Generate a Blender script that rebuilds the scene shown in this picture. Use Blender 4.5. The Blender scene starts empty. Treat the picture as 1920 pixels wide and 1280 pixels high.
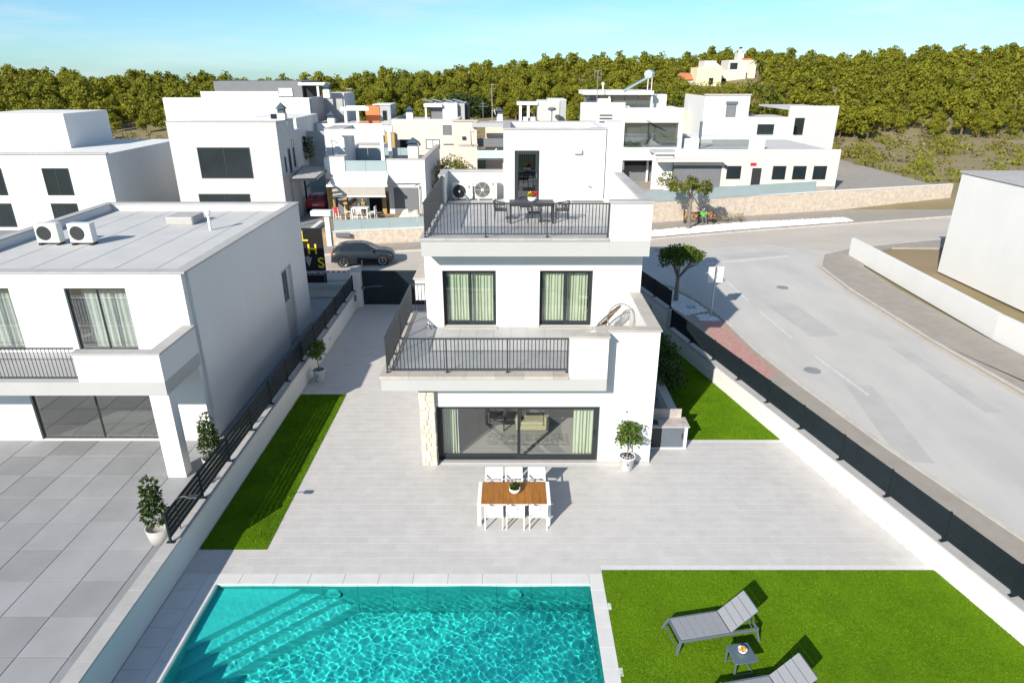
import bpy, math, random
import numpy as np
from mathutils import Vector, Matrix, Euler

S = bpy.context.scene
COL = S.collection
R = random.Random(7)

# ------------------------------------------------------------------ camera, light, exposure
cam_d = bpy.data.cameras.new("camera")
cam = bpy.data.objects.new("camera", cam_d); COL.objects.link(cam)
cam.location = (0, 0, 12.2)
cam.rotation_euler = (math.radians(90 - 22.3), 0, 0)
cam_d.sensor_width = 36; cam_d.lens = 36 * 1230 / 1920
cam_d.clip_start = 0.3; cam_d.clip_end = 6000
S.camera = cam

SUN_D = Vector((0.955, 1.52, -1.0)).normalized()          # direction the light travels
sun_d = bpy.data.lights.new("sun", 'SUN'); sun_d.energy = 4.8; sun_d.angle = math.radians(0.53)
sun_d.color = (1.0, 0.945, 0.85)
sun = bpy.data.objects.new("sun", sun_d); COL.objects.link(sun)
sun.location = (-20, -30, 40)
sun.rotation_euler = SUN_D.to_track_quat('-Z', 'Y').to_euler()

W = bpy.data.worlds.new("World"); S.world = W; W.use_nodes = True
wn = W.node_tree; wn.nodes.clear()
w_out = wn.nodes.new('ShaderNodeOutputWorld'); w_bg = wn.nodes.new('ShaderNodeBackground')
w_sky = wn.nodes.new('ShaderNodeTexSky'); w_sky.sky_type = 'NISHITA'; w_sky.sun_disc = False
w_sky.sun_elevation = math.asin(-SUN_D.z)
w_sky.sun_rotation = math.atan2(-SUN_D.x, -SUN_D.y)
w_sky.air_density = 0.75; w_sky.dust_density = 0.35; w_sky.ozone_density = 1.6; w_sky.altitude = 50
w_bg.inputs['Strength'].default_value = 0.092
# thin high cloud streaks, part of the whole sky dome
tc = wn.nodes.new('ShaderNodeTexCoord'); mp = wn.nodes.new('ShaderNodeMapping')
mp.inputs['Scale'].default_value = (1.6, 1.6, 11.0); mp.inputs['Rotation'].default_value = (0.0, -0.16, 0.0)
nz = wn.nodes.new('ShaderNodeTexNoise'); nz.inputs['Scale'].default_value = 2.2; nz.inputs['Detail'].default_value = 6
nz.inputs['Roughness'].default_value = 0.6
cr = wn.nodes.new('ShaderNodeMapRange'); cr.inputs['From Min'].default_value = 0.47; cr.inputs['From Max'].default_value = 0.75
cr.inputs['To Min'].default_value = 0.03; cr.inputs['To Max'].default_value = 0.62
tint = wn.nodes.new('ShaderNodeMix'); tint.data_type = 'RGBA'; tint.blend_type = 'MULTIPLY'
tint.inputs['Factor'].default_value = 1.0; tint.inputs['B'].default_value = (0.69, 1.01, 1.17, 1)
mx = wn.nodes.new('ShaderNodeMix'); mx.data_type = 'RGBA'
mx.inputs['B'].default_value = (6.2, 7.2, 7.6, 1)
L = wn.links.new
L(tc.outputs['Generated'], mp.inputs['Vector']); L(mp.outputs['Vector'], nz.inputs['Vector'])
L(nz.outputs['Fac'], cr.inputs['Value']); L(cr.outputs['Result'], mx.inputs['Factor'])
L(w_sky.outputs['Color'], tint.inputs['A']); L(tint.outputs['Result'], mx.inputs['A'])
L(mx.outputs['Result'], w_bg.inputs['Color']); L(w_bg.outputs['Background'], w_out.inputs['Surface'])

S.view_settings.view_transform = 'Standard'; S.view_settings.look = 'None'
S.view_settings.gamma = 1.0; S.view_settings.exposure = 0.52; S.view_settings.use_curve_mapping = False
S.render.engine = 'CYCLES'
cy = S.cycles
cy.use_denoising = True
cy.max_bounces = 8; cy.diffuse_bounces = 2; cy.glossy_bounces = 3; cy.transmission_bounces = 6; cy.transparent_max_bounces = 10
cy.caustics_refractive = True; cy.caustics_reflective = False
cy.sample_clamp_indirect = 14.0

# ------------------------------------------------------------------ materials
def mat(name, col, rough=0.6, var=0.0, vscale=3.0, bump=0.0, bscale=40.0, metal=0.0, spec=0.4, rnd=0.0, island=0.0,
        col2=None, detail=6.0, stretch=None, coat=0.0):
    m = bpy.data.materials.new(name); m.use_nodes = True
    nt = m.node_tree; b = nt.nodes['Principled BSDF']
    b.inputs['Base Color'].default_value = (*col, 1); b.inputs['Roughness'].default_value = rough
    b.inputs['Metallic'].default_value = metal; b.inputs['Specular IOR Level'].default_value = spec
    if coat: b.inputs['Coat Weight'].default_value = coat
    geo = nt.nodes.new('ShaderNodeNewGeometry')
    vec = geo.outputs['Position']
    if stretch:
        mp = nt.nodes.new('ShaderNodeMapping'); mp.inputs['Scale'].default_value = stretch
        nt.links.new(vec, mp.inputs['Vector']); vec = mp.outputs['Vector']
    cur = None
    if var or col2:
        n = nt.nodes.new('ShaderNodeTexNoise'); n.inputs['Scale'].default_value = vscale
        n.inputs['Detail'].default_value = detail; n.inputs['Roughness'].default_value = 0.62
        nt.links.new(vec, n.inputs['Vector'])
        rp = nt.nodes.new('ShaderNodeMapRange'); rp.inputs['From Min'].default_value = 0.3; rp.inputs['From Max'].default_value = 0.7
        nt.links.new(n.outputs['Fac'], rp.inputs['Value'])
        mix = nt.nodes.new('ShaderNodeMix'); mix.data_type = 'RGBA'
        c2 = col2 if col2 else tuple(c * (1 - var) for c in col)
        c1 = col if col2 else tuple(min(1, c * (1 + var)) for c in col)
        mix.inputs['A'].default_value = (*c1, 1); mix.inputs['B'].default_value = (*c2, 1)
        nt.links.new(rp.outputs['Result'], mix.inputs['Factor']); cur = mix.outputs['Result']
    if rnd or island:
        src = None
        if rnd:
            oi = nt.nodes.new('ShaderNodeObjectInfo'); src = oi.outputs['Random']; amt = rnd
        if island:
            src2 = geo.outputs['Random Per Island']; amt = island
            if src is not None:
                ad = nt.nodes.new('ShaderNodeMath'); ad.operation = 'ADD'
                nt.links.new(src, ad.inputs[0]); nt.links.new(src2, ad.inputs[1])
                fr = nt.nodes.new('ShaderNodeMath'); fr.operation = 'FRACT'; nt.links.new(ad.outputs[0], fr.inputs[0]); src = fr.outputs[0]
            else: src = src2
        mr = nt.nodes.new('ShaderNodeMapRange'); mr.inputs['To Min'].default_value = 1 - amt; mr.inputs['To Max'].default_value = 1 + amt
        nt.links.new(src, mr.inputs['Value'])
        mm = nt.nodes.new('ShaderNodeMix'); mm.data_type = 'RGBA'; mm.blend_type = 'MULTIPLY'; mm.inputs['Factor'].default_value = 1
        if cur is not None: nt.links.new(cur, mm.inputs['A'])
        else: mm.inputs['A'].default_value = (*col, 1)
        nt.links.new(mr.outputs['Result'], mm.inputs['B']); cur = mm.outputs['Result']
    if cur is not None: nt.links.new(cur, b.inputs['Base Color'])
    if bump:
        n2 = nt.nodes.new('ShaderNodeTexNoise'); n2.inputs['Scale'].default_value = bscale; n2.inputs['Detail'].default_value = 5
        nt.links.new(vec, n2.inputs['Vector'])
        bp = nt.nodes.new('ShaderNodeBump'); bp.inputs['Strength'].default_value = bump; bp.inputs['Distance'].default_value = 0.02
        nt.links.new(n2.outputs['Fac'], bp.inputs['Height']); nt.links.new(bp.outputs['Normal'], b.inputs['Normal'])
    return m

def leaf_mat(name, c1, c2, island=0.35, rnd=0.0, trans=0.3, rough=0.45, vs=0.9):
    m = mat(name, c1, rough=rough, col2=c2, vscale=vs, island=island, rnd=rnd, spec=0.3)
    nt = m.node_tree; b = nt.nodes['Principled BSDF']; out = nt.nodes['Material Output']
    tr = nt.nodes.new('ShaderNodeBsdfTranslucent'); ms = nt.nodes.new('ShaderNodeMixShader'); ms.inputs[0].default_value = trans
    nt.links.new(b.inputs['Base Color'].links[0].from_socket, tr.inputs['Color'])
    nt.links.new(b.outputs[0], ms.inputs[1]); nt.links.new(tr.outputs[0], ms.inputs[2]); nt.links.new(ms.outputs[0], out.inputs['Surface'])
    return m

def glass_mat(name, tint=(0.9, 0.95, 0.95), refl=0.10, rough=0.0, gcol=(1, 1, 1)):
    """thin pane: light passes straight through, part of it is mirrored (more at grazing angles)"""
    m = bpy.data.materials.new(name); m.use_nodes = True; nt = m.node_tree
    nt.nodes.remove(nt.nodes['Principled BSDF']); out = nt.nodes['Material Output']
    t = nt.nodes.new('ShaderNodeBsdfTransparent'); t.inputs['Color'].default_value = (*tint, 1)
    g = nt.nodes.new('ShaderNodeBsdfGlossy'); g.inputs['Roughness'].default_value = rough; g.inputs['Color'].default_value = (*gcol, 1)
    lw = nt.nodes.new('ShaderNodeLayerWeight'); lw.inputs['Blend'].default_value = 0.5
    f = nt.nodes.new('ShaderNodeMath'); f.operation = 'POWER'; f.inputs[1].default_value = 4.0; nt.links.new(lw.outputs['Facing'], f.inputs[0])
    a = nt.nodes.new('ShaderNodeMath'); a.operation = 'ADD'; a.use_clamp = True; a.inputs[1].default_value = refl
    ms = nt.nodes.new('ShaderNodeMixShader')
    nt.links.new(f.outputs[0], a.inputs[0]); nt.links.new(a.outputs[0], ms.inputs[0])
    nt.links.new(t.outputs[0], ms.inputs[1]); nt.links.new(g.outputs[0], ms.inputs[2]); nt.links.new(ms.outputs[0], out.inputs['Surface'])
    return m

M = {}
M['white'] = mat('white_render', (0.70, 0.69, 0.67), 0.75, var=0.03, vscale=0.6, bump=0.12, bscale=120, spec=0.25, stretch=(1,1,.45))
M['offwhite'] = mat('off_white_render', (0.53, 0.52, 0.505), 0.8, var=0.06, vscale=0.7, bump=0.12, bscale=90, spec=0.2)
M['band'] = mat('light_grey_render', (0.44, 0.432, 0.42), 0.75, var=0.03, vscale=0.8, bump=0.12, bscale=120, spec=0.25)
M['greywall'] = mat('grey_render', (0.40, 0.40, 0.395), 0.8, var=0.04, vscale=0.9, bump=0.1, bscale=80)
M['peach'] = mat('peach_render', (0.66, 0.55, 0.46), 0.8, var=0.04, vscale=0.8)
M['orange'] = mat('orange_render', (0.72, 0.20, 0.07), 0.8, var=0.06, vscale=0.7)
M['coping'] = mat('travertine_coping', (0.50, 0.455, 0.405), 0.6, col2=(0.42, 0.365, 0.31), vscale=2.4, island=0.10, bump=0.05)
M['coping_grey'] = mat('grey_coping', (0.42, 0.40, 0.38), 0.65, var=0.1, vscale=2.0, island=0.06)
M['tile'] = mat('porcelain_tile', (0.525, 0.498, 0.475), 0.55, var=0.06, vscale=2.3, bump=0.03, bscale=25, rnd=0.03, island=0.03, spec=0.35)
M['tile_up'] = mat('terrace_tile', (0.46, 0.45, 0.44), 0.55, var=0.06, vscale=1.4, rnd=0.05, island=0.05, spec=0.35)
M['grout'] = mat('pale_grout', (0.59, 0.575, 0.56), 0.85, var=0.05, vscale=6)
M['poolcoping'] = mat('pale_pool_coping', (0.62, 0.60, 0.58), 0.6, var=0.06, vscale=2.2, rnd=0.03, spec=0.35)
M['anth'] = mat('anthracite_aluminium', (0.022, 0.028, 0.032), 0.42, metal=0.0, spec=0.5, var=0.1, vscale=3)
M['rail'] = mat('dark_grey_steel', (0.030, 0.033, 0.037), 0.45, spec=0.5, var=0.1, vscale=4)
M['fence'] = mat('dark_slate_aluminium', (0.012, 0.019, 0.023), 0.6, spec=0.2, var=0.15, vscale=2)
M['gate'] = mat('dark_gate_boards', (0.008, 0.019, 0.025), 0.5, spec=0.3, var=0.15, vscale=1.5)
M['glass'] = glass_mat('window_glass', (0.88, 0.91, 0.89), 0.17)
M['glass_dark'] = glass_mat('tinted_glass', (0.30, 0.38, 0.40), 0.22)
M['glass_car'] = glass_mat('car_glass', (0.16, 0.22, 0.23), 0.12)
M['windark'] = mat('dark_window_glass', (0.016, 0.024, 0.028), 0.08, spec=0.5, var=0.2, vscale=0.5)
M['frost'] = mat('frosted_glass_panel', (0.31, 0.38, 0.385), 0.25, var=0.05, vscale=0.8, spec=0.6)
M['frost2'] = mat('pale_aqua_panel', (0.50, 0.66, 0.66), 0.25, var=0.05, vscale=0.8, spec=0.6)
M['black'] = mat('near_black', (0.010, 0.011, 0.012), 0.5, var=0.1)
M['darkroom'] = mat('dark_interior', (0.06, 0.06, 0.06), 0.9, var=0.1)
M['plaster_in'] = mat('interior_plaster', (0.58, 0.56, 0.53), 0.9, var=0.03)
M['floor_in'] = mat('interior_floor', (0.42, 0.41, 0.38), 0.5, var=0.06, vscale=2)
M['curtain'] = mat('pale_green_curtain', (0.54, 0.60, 0.44), 0.9, var=0.05, vscale=6, spec=0.1)
M['sheer'] = mat('white_sheer_curtain', (0.78, 0.80, 0.76), 0.9, var=0.04, vscale=6, spec=0.1)
M['sofa'] = mat('beige_sofa_fabric', (0.50, 0.46, 0.30), 0.95, var=0.08, vscale=9, bump=0.1, bscale=200)
M['mustard'] = mat('mustard_fabric', (0.60, 0.28, 0.03), 0.95, var=0.08)
M['cream'] = mat('cream_fabric', (0.70, 0.66, 0.52), 0.95, var=0.05)
M['teak'] = mat('oiled_teak', (0.40, 0.165, 0.028), 0.5, col2=(0.27, 0.10, 0.017), vscale=3.5, stretch=(6, 0.9, 6), rnd=0.14, island=0.1, spec=0.35)
M['whitemetal'] = mat('white_metal', (0.82, 0.82, 0.81), 0.35, spec=0.5, var=0.01)
M['whitefabric'] = mat('white_mesh_fabric', (0.66, 0.66, 0.65), 0.8, var=0.04, vscale=60)
M['greymetal'] = mat('blue_grey_metal', (0.115, 0.135, 0.16), 0.4, spec=0.5, var=0.05)
M['sling'] = mat('grey_sling_fabric', (0.26, 0.265, 0.285), 0.85, var=0.08, vscale=30, bump=0.1, bscale=400)
M['tabletop'] = mat('slate_table_top', (0.085, 0.12, 0.145), 0.4, spec=0.5, var=0.05)
M['plastic'] = mat('white_plastic', (0.80, 0.80, 0.78), 0.35, var=0.01)
M['acwhite'] = mat('ivory_casing', (0.66, 0.66, 0.62), 0.4, var=0.02)
M['dark'] = mat('dark_plastic', (0.03, 0.032, 0.034), 0.45, var=0.1)
M['red'] = mat('red_print', (0.62, 0.02, 0.03), 0.5)
M['green'] = mat('green_print', (0.1, 0.4, 0.06), 0.5)
M['yellow'] = mat('yellow_letter', (0.85, 0.60, 0.02), 0.5)
M['whiteprint'] = mat('white_print', (0.8, 0.8, 0.8), 0.5)
M['greyprint'] = mat('grey_print', (0.34, 0.33, 0.31), 0.6, var=0.5, vscale=9)
M['stone'] = mat('cream_pillar_stone', (0.66, 0.61, 0.53), 0.85, col2=(0.56, 0.49, 0.38), vscale=3.0, bump=0.5, bscale=30, rnd=0.16)
M['mortar'] = mat('stone_mortar', (0.52, 0.46, 0.36), 0.9, var=0.1, vscale=8)
M['stonewall'] = mat('rough_cream_stone', (0.66, 0.57, 0.47), 0.9, col2=(0.46, 0.37, 0.29), vscale=3.2, bump=0.9, bscale=11)
M['ochre'] = mat('ochre_stone', (0.50, 0.33, 0.12), 0.9, col2=(0.34, 0.21, 0.07), vscale=3.0, bump=0.6, bscale=12)
M['road'] = mat('worn_asphalt', (0.54, 0.475, 0.41), 0.9, col2=(0.45, 0.40, 0.35), vscale=0.35, detail=9, stretch=(0.5,1,1))
M['road2'] = mat('grey_asphalt', (0.55, 0.52, 0.485), 0.9, col2=(0.45, 0.43, 0.405), vscale=0.5, detail=10, stretch=(1,.35,1))
M['patch'] = mat('asphalt_patch', (0.49, 0.465, 0.435), 0.9, col2=(0.41, 0.395, 0.375), vscale=0.8, detail=10)
M['paint'] = mat('worn_road_paint', (0.70, 0.69, 0.66), 0.8, col2=(0.45, 0.44, 0.42), vscale=7)
M['pave'] = mat('pavement_slabs', (0.36, 0.32, 0.275), 0.85, col2=(0.30, 0.265, 0.225), vscale=1.2, bump=0.2, bscale=40)
M['kerb'] = mat('concrete_kerb', (0.50, 0.47, 0.42), 0.85, var=0.14, vscale=2.5)
M['redpave'] = mat('red_tactile_paving', (0.42, 0.19, 0.16), 0.85, col2=(0.46, 0.30, 0.26), vscale=5)
M['pebble'] = mat('white_pebbles', (0.72, 0.72, 0.72), 0.7, var=0.08, vscale=9, island=0.25)
M['soil'] = mat('dry_soil', (0.30, 0.22, 0.13), 0.95, col2=(0.17, 0.16, 0.06), vscale=0.08, bump=0.4, bscale=2, detail=10)
M['plotgrey'] = mat('dark_concrete_floor', (0.24, 0.245, 0.255), 0.8, var=0.12, vscale=0.9)
M['deckwood'] = mat('brown_terrace_floor', (0.33, 0.22, 0.14), 0.8, var=0.15, vscale=2.0)
M['lawn'] = mat('lawn_base', (0.120, 0.215, 0.004), 0.95, col2=(0.090, 0.165, 0.004), vscale=1.2, spec=0.1)
M['grass'] = leaf_mat('grass_blades', (0.185, 0.355, 0.004), (0.095, 0.215, 0.003), island=0.16, trans=0.35, rough=0.6)
M['leaf'] = leaf_mat('citrus_leaf', (0.085, 0.14, 0.022), (0.12, 0.18, 0.026), island=0.4)
M['leafdark'] = leaf_mat('shrub_leaf', (0.040, 0.072, 0.012), (0.060, 0.095, 0.016), island=0.4)
M['blind'] = mat('blue_grey_blind', (0.13, 0.155, 0.17), 0.5, var=0.08, vscale=0.8)
M['leafficus'] = leaf_mat('street_tree_leaf', (0.12, 0.175, 0.018), (0.065, 0.11, 0.012), island=0.4)
M['leafyel'] = leaf_mat('olive_yellow_leaf', (0.19, 0.19, 0.02), (0.12, 0.14, 0.015), island=0.35)
M['pine'] = leaf_mat('pine_needles', (0.285, 0.27, 0.02), (0.165, 0.18, 0.016), island=0.18, rnd=0.22, trans=0.38, rough=0.7, vs=0.16)
M['pinedry'] = leaf_mat('dry_pine_needles', (0.20, 0.16, 0.07), (0.13, 0.12, 0.03), island=0.3, trans=0.2, rough=0.8)
M['pinedark'] = leaf_mat('dark_pine_needles', (0.050, 0.070, 0.012), (0.035, 0.055, 0.010), island=0.35, trans=0.2, rough=0.7)
M['scrub'] = leaf_mat('dry_scrub', (0.25, 0.20, 0.09), (0.17, 0.15, 0.04), island=0.35, trans=0.2, rough=0.8)
M['bark'] = mat('grey_bark', (0.24, 0.20, 0.16), 0.9, col2=(0.15, 0.12, 0.09), vscale=9, bump=0.6, bscale=25)
M['pinebark'] = mat('pine_bark', (0.16, 0.11, 0.07), 0.9, var=0.3, vscale=3)
M['poolstone'] = mat('grey_pool_tile', (0.46, 0.62, 0.59), 0.6, col2=(0.30, 0.46, 0.44), vscale=1.1, rnd=0.03)
M['poolfloor'] = mat('turquoise_pool_mosaic', (0.80, 0.95, 0.92), 0.6, col2=(0.55, 0.80, 0.77), vscale=0.9, detail=8)
M['poolwhite'] = mat('white_pool_fitting', (0.8, 0.85, 0.84), 0.4)
M['cordbrown'] = mat('brown_cord', (0.30, 0.17, 0.08), 0.8, var=0.1)
M['cordgrey'] = mat('grey_cord', (0.24, 0.225, 0.21), 0.8)
M['chrome'] = mat('brushed_steel', (0.55, 0.56, 0.57), 0.3, metal=1.0, var=0.05)
M['carpaint'] = mat('dark_grey_car_paint', (0.018, 0.023, 0.030), 0.35, spec=0.4, coat=0.25, var=0.05)
M['carred'] = mat('red_car_paint', (0.45, 0.012, 0.018), 0.3, spec=0.5, coat=0.6)
M['tyre'] = mat('tyre_rubber', (0.012, 0.012, 0.012), 0.85, var=0.1)
M['redlight'] = mat('red_lamp_glass', (0.55, 0.02, 0.02), 0.2, spec=0.6)
M['shutter'] = mat('grey_roller_shutter', (0.16, 0.165, 0.175), 0.6, var=0.06, vscale=1.0)
M['winblue'] = mat('drawn_blind_pale', (0.56, 0.60, 0.58), 0.7, var=0.05)
M['solar'] = mat('solar_panel', (0.22, 0.25, 0.28), 0.3, spec=0.6, var=0.2, vscale=1.2)
M['capdark'] = mat('dark_chimney_cap', (0.05, 0.075, 0.10), 0.5, var=0.1)
M['cloth'] = mat('cream_dust_sheet', (0.62, 0.55, 0.44), 0.9, var=0.08, vscale=3)
M['awning'] = mat('beige_awning_fabric', (0.42, 0.385, 0.335), 0.9, var=0.04, vscale=1.5)
M['skin'] = mat('skin', (0.48, 0.28, 0.19), 0.6, var=0.05)
M['hair'] = mat('dark_hair', (0.02, 0.015, 0.012), 0.7)
M['hivis'] = mat('green_vest', (0.06, 0.62, 0.03), 0.8, var=0.1, vscale=6)
M['trousers'] = mat('grey_trousers', (0.12, 0.13, 0.15), 0.9, var=0.1)
M['jumper'] = mat('black_jumper', (0.015, 0.015, 0.017), 0.9)
M['khaki'] = mat('khaki_trousers', (0.30, 0.20, 0.10), 0.9)
M['terracotta'] = mat('terracotta_tile', (0.46, 0.17, 0.07), 0.85, var=0.2, vscale=1.5)
M['yellowwall'] = mat('pale_yellow_render', (0.70, 0.64, 0.42), 0.85, var=0.03)
M['villawhite'] = mat('far_white_render', (0.60, 0.555, 0.50), 0.85, var=0.04)
M['flowerred'] = mat('red_flower', (0.65, 0.03, 0.04), 0.7, island=0.3)
M['floweryel'] = mat('yellow_flower', (0.70, 0.50, 0.03), 0.7, island=0.3)
M['hoard'] = mat('black_hoarding', (0.006, 0.006, 0.007), 0.5)
M['stoneworktop'] = mat('veined_worktop', (0.52, 0.47, 0.43), 0.4, col2=(0.34, 0.29, 0.26), vscale=3.2, detail=10)

# ------------------------------------------------------------------ mesh builder
class MB:
    def __init__(s): s.v = []; s.f = []
    def add(s, vs, fs):
        n = len(s.v); s.v.extend([tuple(p) for p in vs]); s.f.extend([tuple(i + n for i in f) for f in fs]); return s
    def box(s, x0, y0, z0, x1, y1, z1):
        if x0 > x1: x0, x1 = x1, x0
        if y0 > y1: y0, y1 = y1, y0
        if z0 > z1: z0, z1 = z1, z0
        return s.add([(x0,y0,z0),(x1,y0,z0),(x1,y1,z0),(x0,y1,z0),(x0,y0,z1),(x1,y0,z1),(x1,y1,z1),(x0,y1,z1)],
                     [(3,2,1,0),(4,5,6,7),(0,1,5,4),(1,2,6,5),(2,3,7,6),(3,0,4,7)])
    def cbox(s, x0, y0, z0, x1, y1, z1, b=0.01):
        """box with chamfered top and vertical edges"""
        b = min(b, (x1-x0)*.45, (y1-y0)*.45, (z1-z0)*.45)
        def ring(i, z): return [(x0+i,y0+i+b,z),(x0+i+b,y0+i,z),(x1-i-b,y0+i,z),(x1-i,y0+i+b,z),(x1-i,y1-i-b,z),(x1-i-b,y1-i,z),(x0+i+b,y1-i,z),(x0+i,y1-i-b,z)]
        vs = ring(b*.5, z0) + ring(0, z0+b) + ring(0, z1-b) + ring(b*.5, z1)
        fs = [tuple(range(7,-1,-1)), tuple(range(24,32))]
        for k in range(3):
            for i in range(8):
                j = (i+1) % 8; fs.append((k*8+i, k*8+j, k*8+8+j, k*8+8+i))
        return s.add(vs, fs)
    def beam(s, p, q, w, h, up=(0,0,1)):
        """square bar from p to q"""
        p = Vector(p); q = Vector(q); d = (q-p).normalized(); u = Vector(up)
        if abs(d.dot(u)) > 0.98: u = Vector((0,1,0))
        a = d.cross(u).normalized() * (w/2); b = a.cross(d).normalized() * (h/2)
        vs = [p-a-b, p+a-b, p+a+b, p-a+b, q-a-b, q+a-b, q+a+b, q-a+b]
        return s.add(vs, [(3,2,1,0),(4,5,6,7),(0,1,5,4),(1,2,6,5),(2,3,7,6),(3,0,4,7)])
    def cyl(s, p, q, r0, r1=None, n=10, cap=True):
        r1 = r0 if r1 is None else r1
        p = Vector(p); q = Vector(q); d = (q-p).normalized()
        u = Vector((0,0,1)) if abs(d.z) < .9 else Vector((1,0,0))
        a = d.cross(u).normalized(); b = d.cross(a).normalized()
        vs = []
        for (c, r) in ((p, r0), (q, r1)):
            for i in range(n):
                t = 2*math.pi*i/n; vs.append(c + a*(r*math.cos(t)) + b*(r*math.sin(t)))
        fs = [(i, i+n, (i+1) % n + n, (i+1) % n) for i in range(n)]
        if cap: fs += [tuple(range(n)), tuple(range(2*n-1, n-1, -1))]
        return s.add(vs, fs)
    def tube(s, pts, r, n=6, closed=False):
        pts = [Vector(p) for p in pts]; k = len(pts); vs = []
        for i, p in enumerate(pts):
            if closed: d = (pts[(i+1) % k] - pts[i-1]).normalized()
            else: d = (pts[min(i+1, k-1)] - pts[max(i-1, 0)]).normalized()
            u = Vector((0,0,1)) if abs(d.z) < .9 else Vector((1,0,0))
            a = d.cross(u).normalized(); b = d.cross(a).normalized()
            rr = r[i] if isinstance(r, (list, tuple)) else r
            for j in range(n):
                t = 2*math.pi*j/n; vs.append(p + a*(rr*math.cos(t)) + b*(rr*math.sin(t)))
        fs = []
        for i in range(k if closed else k-1):
            o, o2 = i*n, ((i+1) % k)*n
            for j in range(n): fs.append((o+j, o2+j, o2+(j+1) % n, o+(j+1) % n))
        if not closed: fs += [tuple(range(n)), tuple(range(k*n-1, k*n-n-1, -1))]
        return s.add(vs, fs)
    def prism(s, poly, z0, z1):
        n = len(poly); a = sum(poly[i][0]*poly[(i+1) % n][1]-poly[(i+1) % n][0]*poly[i][1] for i in range(n))
        if a < 0: poly = poly[::-1]
        vs = [(x,y,z0) for x,y in poly] + [(x,y,z1) for x,y in poly]
        fs = [tuple(range(n-1,-1,-1)), tuple(range(n,2*n))] + [(i,(i+1) % n,(i+1) % n+n,i+n) for i in range(n)]
        return s.add(vs, fs)
    def sheet(s, poly, z):
        n = len(poly); a = sum(poly[i][0]*poly[(i+1) % n][1]-poly[(i+1) % n][0]*poly[i][1] for i in range(n))
        if a < 0: poly = poly[::-1]
        return s.add([(x,y,z) for x,y in poly], [tuple(range(n))])
    def lathe(s, prof, c=(0,0,0), n=20):
        vs = []; k = len(prof)
        for (r, z) in prof:
            for i in range(n):
                t = 2*math.pi*i/n; vs.append((c[0]+r*math.cos(t), c[1]+r*math.sin(t), c[2]+z))
        fs = []
        for a in range(k-1):
            for i in range(n): fs.append((a*n+i, a*n+(i+1) % n, (a+1)*n+(i+1) % n, (a+1)*n+i))
        fs += [tuple(range(n-1,-1,-1)), tuple(range((k-1)*n, k*n))]
        return s.add(vs, fs)
    def ball(s, c, r, n=10, m=7, sq=(1,1,1)):
        vs = [(c[0], c[1], c[2]-r*sq[2])]
        for a in range(1, m):
            t = -math.pi/2 + math.pi*a/m
            for i in range(n):
                p = 2*math.pi*i/n; vs.append((c[0]+r*sq[0]*math.cos(t)*math.cos(p), c[1]+r*sq[1]*math.cos(t)*math.sin(p), c[2]+r*sq[2]*math.sin(t)))
        vs.append((c[0], c[1], c[2]+r*sq[2])); fs = []
        for i in range(n): fs.append((0, 1+(i+1) % n, 1+i))
        for a in range(m-2):
            for i in range(n): fs.append((1+a*n+i, 1+a*n+(i+1) % n, 1+(a+1)*n+(i+1) % n, 1+(a+1)*n+i))
        last = len(vs)-1; o = 1+(m-2)*n
        for i in range(n): fs.append((o+i, o+(i+1) % n, last))
        return s.add(vs, fs)
    def hwall(s, o, u, w, h, t, holes=(), nrm=None):
        """upright wall with openings: o = lower corner of its face, u = unit vector along it (xy), the wall goes back t against nrm"""
        o = Vector(o); u = Vector((u[0], u[1], 0)).normalized(); up = Vector((0,0,1))
        n = Vector(nrm) if nrm else Vector((u.y, -u.x, 0))
        us = sorted({0, w, *[x for hl in holes for x in (hl[0], hl[2])]}); vs_ = sorted({0, h, *[x for hl in holes for x in (hl[1], hl[3])]})
        us = [x for x in us if 0 <= x <= w]; vs_ = [x for x in vs_ if 0 <= x <= h]
        def inh(a, b): return any(hl[0] < a < hl[2] and hl[1] < b < hl[3] for hl in holes)
        def P(a, b, d): return o + u*a + up*b - n*(t*d)
        solid = {}
        for i in range(len(us)-1):
            for j in range(len(vs_)-1): solid[i,j] = not inh((us[i]+us[i+1])/2, (vs_[j]+vs_[j+1])/2)
        for (i,j), ok in solid.items():
            if not ok: continue
            a0,a1,b0,b1 = us[i],us[i+1],vs_[j],vs_[j+1]
            s.add([P(a0,b0,0),P(a1,b0,0),P(a1,b1,0),P(a0,b1,0)], [(0,1,2,3)])
            s.add([P(a0,b0,1),P(a1,b0,1),P(a1,b1,1),P(a0,b1,1)], [(3,2,1,0)])
            for (di,dj,q) in ((-1,0,((a0,b0),(a0,b1))),(1,0,((a1,b1),(a1,b0))),(0,-1,((a1,b0),(a0,b0))),(0,1,((a0,b1),(a1,b1)))):
                if not solid.get((i+di,j+dj), False):
                    (p0,p1) = q; s.add([P(*p0,0),P(*p1,0),P(*p1,1),P(*p0,1)], [(0,1,2,3)])
        return s
    def xf(s, m):
        s.v = [tuple(m @ Vector(p)) for p in s.v]; return s
    def mesh(s, name, off=(0,0,0), smooth=False):
        me = bpy.data.meshes.new(name)
        me.from_pydata([(p[0]-off[0], p[1]-off[1], p[2]-off[2]) for p in s.v], [], s.f)
        if smooth: me.polygons.foreach_set('use_smooth', [True]*len(me.polygons))
        me.update(); return me

def tag(o, label=None, cat=None, group=None, kind=None):
    if label: o['label'] = label
    if cat: o['category'] = cat
    if group: o['group'] = group
    if kind: o['kind'] = kind
    return o

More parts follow.
